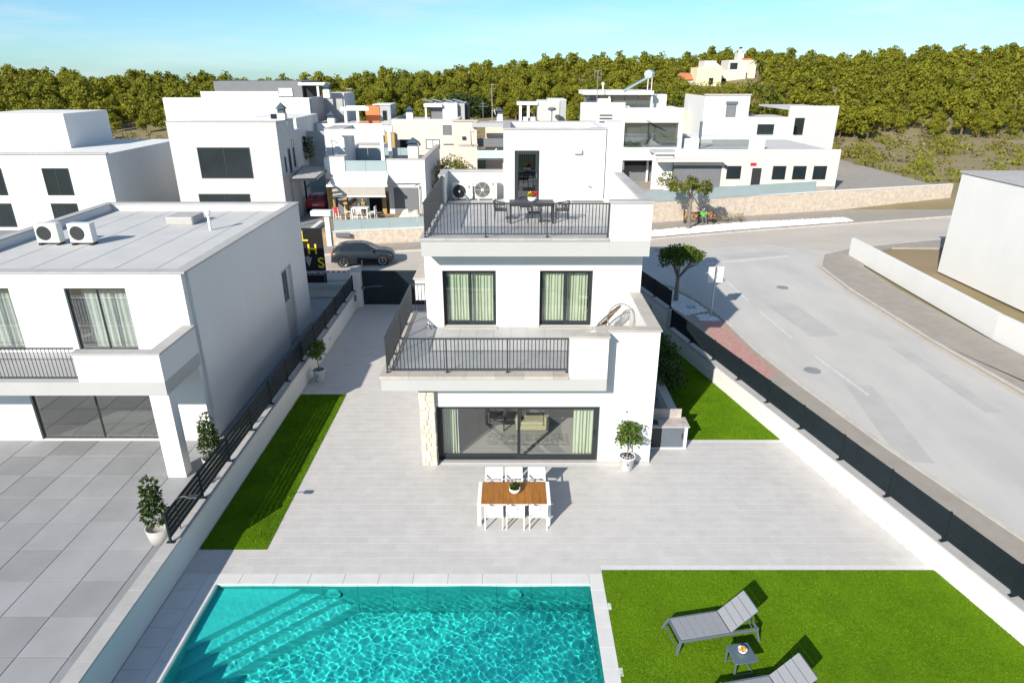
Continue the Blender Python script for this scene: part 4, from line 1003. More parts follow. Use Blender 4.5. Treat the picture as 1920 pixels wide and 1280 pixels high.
# air conditioner outdoor units
def aircon(label, loc, w_, h_, d_, fr, ringed):
    t = T('air_conditioner', label, 'air conditioner', loc, group='outdoor air conditioner units on the roof terrace', local=True)
    t.part('casing', MB().cbox(-w_/2,0,.06,w_/2,d_,h_,.018), M['acwhite'])
    for s_ in (-1,1): t.part('foot', MB().box(s_*w_*.34-.03,-.03,0,s_*w_*.34+.03,d_+.03,.06), M['acwhite'])
    cx_, cz_ = -w_*.16, .06+(h_-.06)*.5
    t.part('fan_recess', MB().cyl((cx_,-.002,cz_),(cx_,-.006,cz_),fr,n=32), M['dark'])
    g = MB()
    for q in range(1,7 if ringed else 5):
        r_ = fr*q/(7 if ringed else 5)+.01; g.tube([(cx_+r_*math.cos(a*.2618),-.022,cz_+r_*math.sin(a*.2618)) for a in range(24)],.0045 if ringed else .003,5,closed=True)
    for a in range(6): g.tube([(cx_,-.020,cz_),(cx_+fr*math.cos(a*1.047),-.016,cz_+fr*math.sin(a*1.047))],.005,4)
    g.tube([(cx_+(fr+.005)*math.cos(a*.2618),-.015,cz_+(fr+.005)*math.sin(a*.2618)) for a in range(24)],.012,6,closed=True)
    t.part('fan_guard', g, M['acwhite' if ringed else 'rail'])
    t.part('hub', MB().cyl((cx_,-.01,cz_),(cx_,-.03,cz_),fr*.2,n=16), M['acwhite'])
    lx, lz = w_*.33, .06+(h_-.06)*.80
    t.part('round_logo', MB().cyl((lx,0,lz),(lx,-.006,lz),.048,n=18), M['red'])
    text_part(t,'LG',.05,(loc[0]+lx if False else lx,-.008,lz),(math.pi/2,0,0),M['whiteprint'],name='logo_letters',depth=.001)
    text_part(t,'LG',.055,(lx,-.003,lz-.085),(math.pi/2,0,0),M['red'],name='logo_name',depth=.001)
    t.part('sticker', MB().box(lx-.09,-.004,.06+(h_-.06)*.12,lx+.09,-.001,.06+(h_-.06)*.48), M['plastic']); t.part('energy_mark', MB().box(lx-.06,-.006,.06+(h_-.06)*.34,lx+.03,-.004,.06+(h_-.06)*.40), M['green'])
    return t
aircon('smaller air conditioner unit with a black fan, by the corner of the roof terrace', (-2.18,29.28,zt), .90, .72, .32, .27, False)
aircon('larger air conditioner unit with a ringed fan guard, next to the stair tower', (-1.15,29.28,zt), .98, .86, .34, .34, True)
solo('refrigerant_pipe', MB().tube([(-1.72,29.25,zt+.25),(-1.84,29.15,zt+.12),(-1.98,29.22,zt+.03),(-2.1,29.24,zt+.3)],.022), M['acwhite'], 'pale insulated pipe looping between the two air conditioners', 'pipe')

# ------------------------------------------------------------------ round string chairs on the lower terrace
zb = Z1+.045
def string_chair(label, loc, rz, mring, mcord):
    c = T('string_chair', label, 'chair', (0,0,0), group='round string chairs on the lower terrace', local=True)
    N = 40; tilt = math.radians(50)
    def P(t, k=1.0, dp=0.0):
        x, y = .46*k*math.sin(t), .58*k*math.cos(t)
        return (x, -.05+ (-y)*math.cos(tilt)*1.0 + dp*math.sin(tilt), .74+y*math.sin(tilt) - dp*math.cos(tilt)*1.0)
    ring = [P(2*math.pi*i/N) for i in range(N)]
    c.part('rim', MB().tube(ring,.024,7,closed=True), M[mring])
    mb = MB(); s0 = P(math.pi,.12,.30); cen = (0,.10,.34)
    ring2 = [(.11*math.sin(2*math.pi*i/N), .12+.10*math.cos(2*math.pi*i/N), .33) for i in range(N)]
    for i in range(N): mb.tube([ring[i],((ring[i][0]+ring2[i][0])/2,(ring[i][1]+ring2[i][1])/2+.03,(ring[i][2]+ring2[i][2])/2-.05),ring2[i]],.0055,4)
    c.part('cords', mb, M[mcord]); c.part('seat_ring', MB().tube(ring2,.008,5,closed=True), M[mring])
    for (a,b) in ((-.30,-.28),(.30,-.28),(0,.42)): c.part('leg', MB().tube([(0,.10,.32),(a*.8,b*.8,.16),(a,b,.0)],.012,6), M[mring])
    c.o.location = loc; c.o.rotation_euler = (0,0,rz)
string_chair('brown rimmed string chair in the corner of the lower terrace', (3.40,21.95,zb), .95, 'rail', 'cordbrown')
string_chair('pale grey rimmed string chair in the corner of the lower terrace', (3.82,21.55,zb), math.pi-.15, 'cordgrey', 'cordgrey')
t = T('small_table', 'little white round table behind the lower terrace parapet', 'side table', (2.85,20.95,zb), local=True)
t.part('top', MB().cyl((0,0,.46),(0,0,.48),.2,n=24), M['whitemetal']); t.part('stem', MB().cyl((0,0,.02),(0,0,.46),.015), M['whitemetal']); t.part('base', MB().cyl((0,0,0),(0,0,.02),.14,n=20), M['whitemetal'])

# ------------------------------------------------------------------ garden walls, fences, gate
def slat_fence(label, runs, posts_every, h, nsl, m, slat_h):
    """horizontal boards on posts; runs = list of (p, q, z of the wall top)"""
    p0 = runs[0][0]; t = T('slat_fence', label, 'fence', (p0[0],p0[1],0))
    for (p,q,z) in runs:
        p = Vector((*p,0)); q = Vector((*q,0)); L_ = (q-p).length; d = (q-p)/L_; nn = Vector((-d.y,d.x,0))
        k = max(1,round(L_/posts_every))
        for i in range(k+1):
            c_ = p+d*(L_*i/k)
            pt = t.part('post', MB().beam((c_.x,c_.y,z),(c_.x,c_.y,z+h),.05,.05,d), M[m])
            t.part('bracket', MB().beam(c_+d*.0+nn*(-.10)+Vector((0,0,z+.012)),c_+nn*.10+Vector((0,0,z+.012)),.09,.02), M[m], pt)
            if i < k:
                c2 = p+d*(L_*(i+1)/k)
                for s_ in range(nsl):
                    zz = z+.10+(h-.12)*(s_+.5)/nsl
                    t.part('slat', MB().beam((c_+d*.027)+Vector((0,0,zz)),(c2-d*.027)+Vector((0,0,zz)),.022,slat_h), M[m])
    return t
# left wall beside the drive
lw = T('garden_wall', 'white garden wall with grey coping along the drive and side lawn', 'wall', (-8.8,20,0))
lw.part('wall', MB().box(-8.94,4.0,-.1,-8.67,34.85,.94), M['white'])
yy = 4.0
while yy < 34.8: lw.part('coping_stone', MB().cbox(-8.99,yy+.002,.94,-8.62,min(yy+1.0,34.85)-.002,.985,.006), M['coping_grey']); yy += 1.0
lw.part('gate_pier', MB().box(-8.94,34.85,-.1,-8.40,35.42,2.06), M['white']); lw.part('pier_cap', MB().cbox(-8.98,34.81,2.06,-8.36,35.46,2.12,.01), M['coping_grey'])
lw.part('wall_light', MB().cyl((-8.67,28.9,.5),(-8.655,28.9,.5),.09,n=16), M['coping_grey'])
slat_fence('dark slatted fence on the garden wall beside the drive', [((-8.80,13.7),(-8.80,34.7),.985)], 1.95, .92, 5, 'fence', .125)
lamp = T('garden_lamp', 'slim lamp on a curved pole standing on the garden wall beside the left lawn', 'garden lamp', (-8.80,14.25,.985))
lamp.part('pole', MB().tube([(-8.8,14.25,.985),(-8.8,14.25,1.75),(-8.74,14.25,1.93),(-8.6,14.25,2.0),(-8.42,14.25,2.0)],.014), M['rail'])
lamp.part('head', MB().cbox(-8.44,14.17,1.985,-8.16,14.33,2.02,.01), M['rail'])
# gate
g = T('gate', 'dark double gate of horizontal boards closing the drive', 'gate', (-6.6,35.2,0))
g.part('gate_frame', MB().box(-8.36,35.15,.04,-8.30,35.23,2.02).box(-4.98,35.15,.04,-4.92,35.23,2.02).box(-8.30,35.16,1.96,-4.98,35.22,2.02).box(-8.30,35.16,.04,-4.98,35.22,.12).box(-6.63,35.16,.12,-6.57,35.22,1.96), M['gate'])
for i in range(13):
    z = .125+i*.141
    for (a,b) in ((-8.295,-6.635),(-6.565,-4.985)): g.part('board', MB().cbox(a,35.165,z,b,35.205,z+.134,.006), M['gate'])
g.part('motor_arm', MB().beam((-8.42,35.02,1.12),(-7.25,35.08,1.16),.05,.05).box(-8.46,34.9,1.02,-8.2,35.05,1.16), M['greymetal'])
ap = solo('gate_control_box', MB().cbox(-8.66,34.2,.55,-8.58,34.42,.86,.01), M['greymetal'], 'grey gate control box fixed on the drive wall', 'control box')
bw = T('street_wall', 'white wall of the villa plot along the street, behind the villa', 'wall', (0,36.3,0))
bw.part('wall', MB().box(-4.92,35.0,-.1,-4.6,35.4,2.1).box(-4.6,35.05,-.1,5.75,35.3,1.65), M['white']); bw.part('coping', MB().cbox(-4.6,35.0,1.65,5.8,35.35,1.70,.006), M['coping_grey'])
pg = T('side_gate', 'narrow dark board gate next to the drive gate', 'gate', (-4.7,35.2,0))
for i in range(13): pg.part('board', MB().cbox(-4.90,34.94,.125+i*.141,-3.9,34.99,.259+i*.141,.006), M['gate'])
# right wall along the side street
def fw(y): return fence_x(y)+.13
rw = T('garden_wall', 'white stepped garden wall along the side street, enclosing the right lawn', 'wall', (9,24,0))
def wallseg(y0,y1,z):
    a = Vector((fw(y0),y0,0)); b = Vector((fw(y1),y1,0)); d = (b-a).normalized(); nn = Vector((-d.y,d.x,0))
    def quad(w_): return [(a+nn*w_)[:2],(b+nn*w_)[:2],(b-nn*w_)[:2],(a-nn*w_)[:2]]
    rw.part('wall', MB().prism(quad(.125),-.1,z), M['white'])
    L_ = (b-a).length; k = max(1,round(L_/1.0))
    for i in range(k):
        p = a+d*(L_*i/k+.002); q = a+d*(L_*(i+1)/k-.002)
        rw.part('coping_stone', MB().prism([(p+nn*.17)[:2],(q+nn*.17)[:2],(q-nn*.17)[:2],(p-nn*.17)[:2]],z,z+.045), M['coping_grey'])
wallseg(29.68,35.2,1.66); wallseg(4.0,29.66,.80)
rw.part('step_trim', MB().box(fw(29.67)-.16,29.55,.845,fw(29.67)+.16,29.665,1.70), M['coping_grey'])
rw.part('stain', MB().box(fence_x(31.6)-.004,31.45,1.0,fence_x(31.6)+.01,31.7,1.3), M['greywall'])
slat_fence('dark slatted fence on the street wall of the right lawn', [((fw(29.76),29.76),(fw(35.1),35.1),1.705),((fw(4.2),4.2),(fw(29.5),29.5),.845)], 1.95, .92, 6, 'fence', .125)
# ------------------------------------------------------------------ generic pieces for houses
def win(t, x0,x1,z0,z1,y, frame='anth', glass='windark', n=1, fr=.07, back='darkroom', parent=None, deep=.16):
    """window in a wall face at y (facing -y): recess frame, panes; the wall behind is solid, so the window stands in a shallow box"""
    w = t.part('window', MB().box(x0,y-.03,z0,x0+fr,y+.05,z1).box(x1-fr,y-.03,z0,x1,y+.05,z1).box(x0+fr,y-.03,z1-fr,x1-fr,y+.05,z1).box(x0+fr,y-.03,z0,x1-fr,y+.05,z0+fr), M[frame], parent)
    dx = (x1-x0-2*fr)/n
    for i in range(n):
        a, b = x0+fr+dx*i, x0+fr+dx*(i+1)
        if i: t.part('mullion', MB().box(a-fr*.4,y-.028,z0+fr,a+fr*.4,y+.02,z1-fr), M[frame], w)
        t.part('pane', MB().box(a+fr*.4*(i>0),y-.012,z0+fr,b-fr*.4*(i<n-1),y-.004,z1-fr), M[glass], w)
    return w
def chimney(t, x, y, z, w, h, cap=.9):
    c = t.part('chimney', MB().box(x-w/2,y-w/2,z,x+w/2,y+w/2,z+h), M['white'])
    s = w*.62
    t.part('chimney_cap', MB().box(x-w*.42,y-w*.42,z+h,x+w*.42,y+w*.42,z+h+cap*.35).add([(x-s,y-s,z+h+cap*.38),(x+s,y-s,z+h+cap*.38),(x+s,y+s,z+h+cap*.38),(x-s,y+s,z+h+cap*.38),(x,y,z+h+cap)],[(3,2,1,0),(0,1,4),(1,2,4),(2,3,4),(3,0,4)]), M['capdark'], c)
def panels(t, name, x0,x1,y,z0,z1,n,m,th=.03):
    dx = (x1-x0)/n
    for i in range(n): t.part(name, MB().box(x0+dx*i+.012,y,z0,x0+dx*(i+1)-.012,y+th,z1), M[m])
def slab(t,name,m,*b,parent=None): return t.part(name, MB().box(*b), M[m], parent)

# ------------------------------------------------------------------ house on the left plot
n_ = T('neighbour_house', 'white two-storey house on the left plot, its shaded side wall facing the drive', 'house', (-15,26,0))
n_.part('wall', MB().hwall((-20,20.4,0),(1,0),9.3,6.2,.3,[(3.2,.05,7.6,2.3),(1.6,3.5,3.6,5.7),(5.4,3.5,7.4,5.7)]), M['white'])
# east wall with the tall recess
n_.part('east_wall', MB().hwall((-10.6,20.7,0),(0,1),11.95,6.2,.3,[(8.35,0,9.75,3.75)],(1,0,0)), M['white'])
n_.part('recess', MB().hwall((-10.73,28.95,0),(0,1),1.6,3.8,.1,[(.45,2.1,1.15,3.55)],(1,0,0)), M['offwhite'])
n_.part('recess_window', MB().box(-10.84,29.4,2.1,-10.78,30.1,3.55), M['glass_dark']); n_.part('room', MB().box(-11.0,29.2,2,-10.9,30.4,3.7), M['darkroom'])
n_.part('rear_wall', MB().box(-20,32.35,0,-10.9,32.65,6.2), M['white']); n_.part('west_wall', MB().box(-20,20.7,0,-19.7,32.35,6.2), M['white'])
n_.part('roof', MB().box(-19.7,20.7,5.75,-10.9,32.35,5.9), M['offwhite'])
for b_ in ((-20.05,20.35,6.2,-10.55,20.75,6.26),(-20.05,32.3,6.2,-10.55,32.7,6.26),(-10.95,20.75,6.2,-10.55,32.3,6.26),(-20.05,20.75,6.2,-19.65,32.3,6.26)): slab(n_,'coping','coping_grey',*b_)
slab(n_,'balcony_slab','band',-20,18.05,3.0,-10.6,20.4,3.45); slab(n_,'balcony_wall','white',-10.9,18.05,3.45,-10.6,20.4,4.36); slab(n_,'balcony_wall','white',-13.2,18.05,3.45,-10.9,18.3,4.36)
slab(n_,'balcony_coping','coping_grey',-13.25,18.0,4.36,-10.55,18.36,4.42); slab(n_,'balcony_coping','coping_grey',-10.96,18.36,4.36,-10.55,20.4,4.42)
slab(n_,'pier','white',-11.2,18.1,0,-10.6,18.5,3.0)
rl = n_.part('railing', MB().box(-20,18.15,4.5,-13.2,18.19,4.54).box(-20,18.15,3.55,-13.2,18.18,3.58), M['rail'])
bm_ = MB().box(-.007,-.007,3.55,.007,.007,4.5).mesh('baluster'); bm_.materials.append(M['rail'])
for i in range(56): n_.link('baluster', bm_, rl, loc=(-19.95+i*.12,18.17,0))
for (x0,x1,z0,z1,k) in ((-16.8,-12.4,.05,2.3,2),(-18.4,-16.4,3.5,5.7,2),(-14.6,-12.6,3.5,5.7,2)):
    win(n_,x0,x1,z0,z1,20.52,n=k,glass='glass')
slab(n_,'room_back','plaster_in',-19.6,24.5,0,-11,24.6,5.7); slab(n_,'room_floor','floor_in',-19.6,20.7,3.2,-11,24.5,3.3)
curtain(-18.2,-16.6,20.9,3.45,5.65,8,M['sheer'],'white curtain in the upper window of the left plot house, far end',seed=8)
curtain(-14.4,-12.8,20.9,3.45,5.65,8,M['sheer'],'white curtain in the upper window of the left plot house, by the balcony corner',seed=9)
solo('neighbour_terrace', MB().box(-40,4,-.11,-8.98,38.2,-.02), M['plotgrey'], kind='structure')
mb = MB(); rg = random.Random(4)
for i in range(26):
    for j in range(26):
        x0_, y0_ = -40+i*1.2, 5+j*1.2
        if x0_+1.2 > -8.98 or (x0_ > -20.5 and y0_ > 19.4 and x0_ < -10.7): continue
        mb.box(x0_+.012,y0_+.012,-.02,x0_+1.188,y0_+1.188,-.006+rg.uniform(0,.003))
solo('terrace_slabs', mb, mat('grey_slabs',(0.30,0.30,0.305),0.8,var=.12,vscale=.5,island=.12), kind='stuff')
solo('front_kerb', MB().box(-13.6,38.1,-.1,-8.95,38.4,.32), M['greywall'], kind='structure')
for i,(x,y) in enumerate(((-18.2,25.5),(-16.9,25.5))):
    u_ = T('roof_unit', ('louvred grey air conditioner on the flat roof of the left plot house, outer one','louvred grey air conditioner on the flat roof of the left plot house, inner one')[i], 'air conditioner', (x,y,5.9), group='air conditioners on the left plot roof')
    u_.part('casing', MB().cbox(x-.45,y-.18,6.0,x+.45,y+.18,6.75,.02), M['acwhite']); u_.part('fan', MB().cyl((x-.1,y-.185,6.38),(x-.1,y-.195,6.38),.28,n=24), M['dark']); u_.part('foot', MB().box(x-.4,y-.2,5.9,x-.3,y+.2,6.0).box(x+.3,y-.2,5.9,x+.4,y+.2,6.0), M['dark'])
vt = T('roof_vent', 'white vent pipe with a cowl on the left plot flat roof', 'vent', (-13,28,5.9)); vt.part('pipe', MB().cyl((-13,28,5.9),(-13,28,6.6),.06), M['plastic']); vt.part('cowl', MB().ball((-13,28,6.66),.13,10,6), M['plastic'])
solo('roof_hatch', MB().cbox(-15.4,29,5.9,-14.2,30.2,6.25,.04), M['coping_grey'], 'grey roof hatch on the left plot flat roof', 'roof hatch')
mb = MB()
for i in range(6): mb.box(-19.6+i*1.45,20.8,5.901,-19.58+i*1.45,32.3,5.908)
n_.part('roof_seam', mb, M['coping_grey'])
for i,(x,y,l) in enumerate(((-9.9,15.0,'tall potted shrub on the left plot terrace, against the garden wall, near the pool'),(-9.9,18.6,'tall potted shrub on the left plot terrace, against the garden wall, near the house corner'))):
    pp = T('potted_shrub', l, 'potted shrub', (x,y,-.02), group='potted shrubs on the left plot', local=True); pp.part('pot', MB().lathe([(.2,0),(.26,.02),(.33,.5),(.30,.5),(.27,.4)],n=20), M['coping_grey'], smooth=True)
    v,f = leaf_cloud([(0,0,.9+.3*q,.34-.05*q,.34-.05*q,.3) for q in range(4)],900,.12,90+i); pp.link('foliage',np_mesh('foliage',v,f,M['leafdark']))
# black hoarding
h = T('hoarding', 'tall black advertising hoarding with yellow letters beside the street', 'hoarding', (-12.2,38.55,0))
h.part('board', MB().cbox(-13.4,38.5,.05,-11.3,38.58,3.66,.01), M['hoard'])
for x in (-13.3,-11.5): h.part('post', MB().box(x-.04,38.58,0,x+.04,38.66,3.5), M['greymetal'])
rx = (math.pi/2,0,0)
text_part(h,'L',.90,(-12.40,38.49,3.16),rx,M['yellow'],depth=.006); text_part(h,'H',.86,(-11.98,38.49,2.36),rx,M['yellow'],depth=.006); text_part(h,'S',.90,(-11.54,38.49,1.52),rx,M['yellow'],depth=.006)
text_part(h,'PROPERTIES',.225,(-12.02,38.49,.94),rx,M['whiteprint'],sx=.95,depth=.004)
h.part('underline', MB().box(-12.68,38.490,.80,-11.4,38.499,.812), M['whiteprint'])
E2 = [(-12.50,1.95),(-12.36,1.50),(-12.27,1.30),(-12.15,1.62),(-12.05,1.92),(-12.18,1.86),(-12.29,2.0),(-12.40,1.88)]
h.part('emblem', MB().add([(x,38.488,z) for x,z in E2]+[(x,38.499,z) for x,z in E2],[tuple(range(8))]+[(i,(i+1)%8,(i+1)%8+8,i+8) for i in range(8)]), M['greyprint'])
# wire site fence with red and white tape
wf = T('wire_fence', 'wire mesh site fence with red and white tape beside the hoarding', 'fence', (-10.2,38.3,0))
mb = MB()
for i in range(17): mb.cyl((-11.35+i*.14,38.25,.32),(-11.35+i*.14,38.25,1.55),.005,n=4)
for i in range(7): mb.cyl((-11.38,38.25,.38+i*.19),(-9.05,38.25,.38+i*.19),.005,n=4)
wf.part('mesh', mb, M['chrome']); wf.part('post', MB().cyl((-9.02,38.25,.0),(-9.02,38.25,1.75),.03,n=8), M['chrome'])
for i in range(14): wf.part('tape', MB().box(-11.36+i*.165,38.236,1.02,-11.36+(i+1)*.165,38.242,1.10), M['red' if i % 2 else 'whiteprint'])

# ------------------------------------------------------------------ garden walls across the main street
def wall_top(p, z0, z1, th, name, m, t):
    pass
w1 = T('boundary_wall', 'cream stone garden wall with glass panels in front of the awning house', 'wall', (-10,49.3,0))
def wseg(t, p, q, z0, z1, th, m, name='wall'):
    p = Vector(p); q = Vector(q); d = (q-p).normalized(); n = Vector((-d.y,d.x))
    t.part(name, MB().prism([p,q,q+n*th,p+n*th], z0, z1), M[m])
wseg(w1,(-13.6,48.7),(-2.5,51.1),0,1.10,.3,'stonewall'); wseg(w1,(-13.65,48.66),(-2.5,51.07),1.10,1.16,.38,'white','coping')
for i in range(5):
    a = Vector((-13.45,48.85)); d = Vector((11.1,2.4)).normalized(); wseg(w1, a+d*(i*2.1+.01), a+d*((i+1)*2.1-.01), 1.16, 1.96, .02, 'frost', 'glass_panel')
w1.part('meter_box', MB().box(-13.25,48.66,.72,-12.2,48.80,1.02), M['greymetal'])
w1.part('gate_pier', MB().box(-13.95,48.55,0,-13.6,48.95,2.35), M['white']); w1.part('pier_cap', MB().cbox(-14.9,48.4,2.35,-13.4,49.1,2.72,.03), M['white'])
w1.part('side_wall', MB().box(-15.3,48.3,0,-14.95,52,1.3), M['white'])
w2 = T('boundary_wall', 'cream stone garden wall with glass panels behind the bench', 'wall', (17,58.2,0))
wseg(w2,(3.5,53.4),(12.2,56.8),0,1.85,.3,'stonewall'); wseg(w2,(12.2,56.8),(21.5,59.8),0,1.85,.3,'stonewall'); wseg(w2,(21.5,59.8),(44,66.4),0,1.85,.3,'stonewall')
wseg(w2,(3.5,53.36),(12.2,56.76),1.85,1.91,.38,'white','coping'); wseg(w2,(12.2,56.76),(21.5,59.76),1.85,1.91,.38,'white','coping'); wseg(w2,(21.5,59.76),(44,66.36),1.85,1.91,.38,'white','coping')
for i in range(8):
    a = Vector((10.0,56.0)); d = Vector((9.3,3.0)).normalized(); wseg(w2, a+d*(i*2.4+.01), a+d*((i+1)*2.4-.01), 1.91, 2.85, .02, 'frost', 'glass_panel')
solo('east_plot', MB().prism([(3.5,53.9),(12.2,57.2),(21.5,60.2),(44,66.8),(44,110),(3.5,90)],-.1,1.35), M['pave'], kind='structure')
solo('north_plot', MB().prism([(-13.6,49.1),(3.3,53.0),(3.3,90),(-16,90),(-16,60),(-15.6,49)],-.1,1.02), M['deckwood'], kind='structure')
solo('north_drive', MB().prism([(-19.6,47.6),(-15.7,48.4),(-15.9,70),(-19.6,70)],-.1,.95), M['plotgrey'], kind='structure')
solo('west_plot', MB().prism([(-60,39),(-19.7,47.6),(-19.7,110),(-60,110)],-.1,.95), M['plotgrey'], kind='structure')

# ------------------------------------------------------------------ the awning house
A = T('awning_house', 'white house with a wide beige awning over its terrace, across the street', 'house', (-11.5,60,1))
slab(A,'wall','white',-10.4,56,1.0,-7.25,56.3,5.5); slab(A,'wall','white',-15.6,56.0,1.0,-15.0,56.3,5.6); slab(A,'wall','white',-15.0,56,2.9,-10.4,56.3,4.55)
slab(A,'side_wall','white',-7.55,56.3,1.0,-7.25,68,5.5); slab(A,'side_wall','white',-15.6,56.3,1.0,-15.3,68,5.6)
slab(A,'roof_deck','plotgrey',-15.3,56.3,4.3,-7.55,68,4.5); slab(A,'left_block','white',-15.45,55.98,4.3,-13.9,57.2,5.7)
slab(A,'coping','coping',-10.45,55.95,5.5,-7.2,56.35,5.56); slab(A,'coping','coping',-15.5,55.93,5.7,-13.86,57.25,5.77); slab(A,'side_coping','coping',-7.6,56.35,5.5,-7.2,68,5.56)
panels(A,'glass_panel',-13.9,-10.45,56.06,4.57,5.42,2,'frost'); slab(A,'slab_edge','white',-14.0,55.9,4.42,-10.4,56.0,4.57)
slab(A,'tower','white',-16.4,60,4.3,-14.75,64,7.6); slab(A,'tower_coping','coping_grey',-16.45,59.95,7.6,-14.7,64.05,7.66)
slab(A,'pergola_beam','white',-15.0,59.7,7.1,-11.1,60.1,7.62); slab(A,'pergola_beam','white',-15.0,63.5,7.1,-11.1,63.9,7.62); slab(A,'pergola_post','white',-11.55,59.75,4.5,-11.25,60.05,7.1)
slab(A,'pergola_post','white',-11.55,63.5,4.5,-11.25,63.8,7.1)
panels(A,'glass_panel',-15.2,-9.0,64.2,4.5,5.6,4,'frost')
chimney(A,-9.0,62,4.5,.9,1.5,.75)
A.part('antenna', MB().tube([(-14.9,56.5,5.7),(-14.92,56.5,7.0)],.03).tube([(-14.92,56.5,7.0),(-14.4,56.5,6.75)],.025), M['dark'])
for x in (-10.2,-9.75,-9.3): slab(A,'roof_slat','white',x,58.5,4.52,x+.22,59.6,4.56)
A.part('garage_door', MB().box(-9.97,55.94,1.02,-7.92,56.0,3.22), M['shutter'])
slab(A,'door','shutter',-14.75,55.95,1.02,-14.3,56,3.0)
for (a,b) in ((-15.55,-15.05),(-14.3,-13.98),(-11.0,-10.65)): slab(A,'stone_cladding','ochre',a,55.93,1.02,b,56.0,3.9 if a < -15 else 2.9)
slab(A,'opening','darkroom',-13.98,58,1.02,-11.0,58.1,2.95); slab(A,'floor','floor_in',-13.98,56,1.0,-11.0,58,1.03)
panels(A,'sliding_pane',-13.9,-12.3,56.05,1.05,2.85,2,'glass',.02); slab(A,'frame','anth',-13.98,56.0,1.02,-13.9,56.1,2.9); slab(A,'frame','anth',-11.08,56,1.02,-11.0,56.1,2.9)
slab(A,'curtain','frost2',-13.2,56.4,1.05,-12.2,56.45,2.85)
aw = T('awning', 'wide beige awning with a hanging front blind, unrolled over the terrace', 'awning', (-12.5,55,2.8))
aw.part('fabric', MB().add([(-15.0,54.0,3.78),(-10.15,54.0,3.78),(-10.35,56,4.35),(-14.75,56,4.35),(-15.0,54.0,3.74),(-10.15,54.0,3.74),(-10.35,56,4.31),(-14.75,56,4.31)],[(0,1,2,3),(7,6,5,4),(0,4,5,1),(1,5,6,2),(3,2,6,7),(0,3,7,4)]), M['whitefabric'])
aw.part('front_bar', MB().box(-15.05,53.93,3.60,-10.1,54.03,3.82), M['whitemetal'])
for i in range(3): aw.part('blind', MB().box(-14.6+i*1.43+.006,53.96,2.86,-14.6+(i+1)*1.43-.006,53.98,3.6), M['awning'])
aw.part('bottom_bar', MB().box(-14.62,53.93,2.78,-10.28,54.0,2.87), M['whitemetal'])
# terrace furniture of that house
tt = T('bar_table', 'tall white table on the terrace under the awning', 'table', (-12.4,53.4,1.02))
tt.part('top', MB().cbox(-13.0,53.0,2.0,-11.65,53.8,2.05,.01), M['whitemetal'])
for a,b in ((-12.95,53.05),(-11.72,53.05),(-12.95,53.75),(-11.72,53.75)): tt.part('leg', MB().box(a-.035,b-.035,1.02,a+.035,b+.035,2.0), M['whitemetal'])
tt.part('stretcher', MB().box(-12.95,53.03,1.3,-11.72,53.08,1.36), M['whitemetal'])
def bar_chair(label, x, y, rz, m='whitemetal', seatm=None):
    c = T('bar_chair', label, 'chair', (0,0,0), group='tall white chairs under the awning', local=True)
    for s_ in (-1,1):
        c.part('leg', MB().beam((s_*.22,.2,0),(s_*.2,.18,.72),.035,.035), M[m]); c.part('leg', MB().beam((s_*.22,-.22,0),(s_*.2,-.2,1.15),.035,.035), M[m])
    c.part('seat', MB().cbox(-.22,-.2,.68,.22,.22,.72,.01), M[seatm or m])
    c.part('backrest', MB().box(-.2,-.22,.82,.2,-.19,1.15), M[seatm or m]); c.part('footrest', MB().box(-.2,.17,.3,.2,.2,.33), M[m])
    c.o.location = (x,y,1.02); c.o.rotation_euler = (0,0,rz)
bar_chair('tall white chair at the awning terrace table, on the side of the red chair', -13.35, 53.35, -1.4)
bar_chair('tall white chair at the awning terrace table, on the side of the garage', -11.3, 53.35, 1.4)
bar_chair('tall white chair at the awning terrace table, with its back to the street', -12.3, 52.75, 0)
bar_chair('white framed chair with a red back on the terrace under the awning', -14.15, 53.0, -.15, seatm='red')
ds = []
v = []; rg = random.Random(3); N_ = 16
mb = MB(); vs = []
for j in range(9):
    for i in range(17):
        u, w_ = i/16, j/8; x = -9.65+2.55*u; y = 52.2+1.5*w_
        h_ = .95*math.exp(-((u-.42)**2)/.03-((w_-.5)**2)/.10)+.9*math.exp(-((u-.78)**2)/.035-((w_-.5)**2)/.12)
        edge = min(1, 6*min(u,1-u), 5*min(w_,1-w_)); vs.append((x+rg.uniform(-.03,.03), y+rg.uniform(-.03,.03), 1.03+(h_*.85+.18)*edge + .05*math.sin(i*2.1+j)*edge))
mb.add(vs,[(j*17+i,j*17+i+1,(j+1)*17+i+1,(j+1)*17+i) for j in range(8) for i in range(16)])
solo('dust_sheet', mb, M['cloth'], 'cream dust sheet draped over garden furniture in front of the grey garage door', 'dust sheet', smooth=False)
sb = T('shower', 'thin dark garden shower on the corner of the awning house', 'shower', (-8.0,55.9,1.02)); sb.part('pipe', MB().tube([(-7.75,55.85,1.02),(-7.75,55.85,3.4),(-7.95,55.6,3.5),(-8.1,55.5,3.4)],.03), M['dark'])
sb.part('arm', MB().tube([(-9.9,55.9,3.55),(-7.7,55.85,3.6)],.03), M['greymetal'])
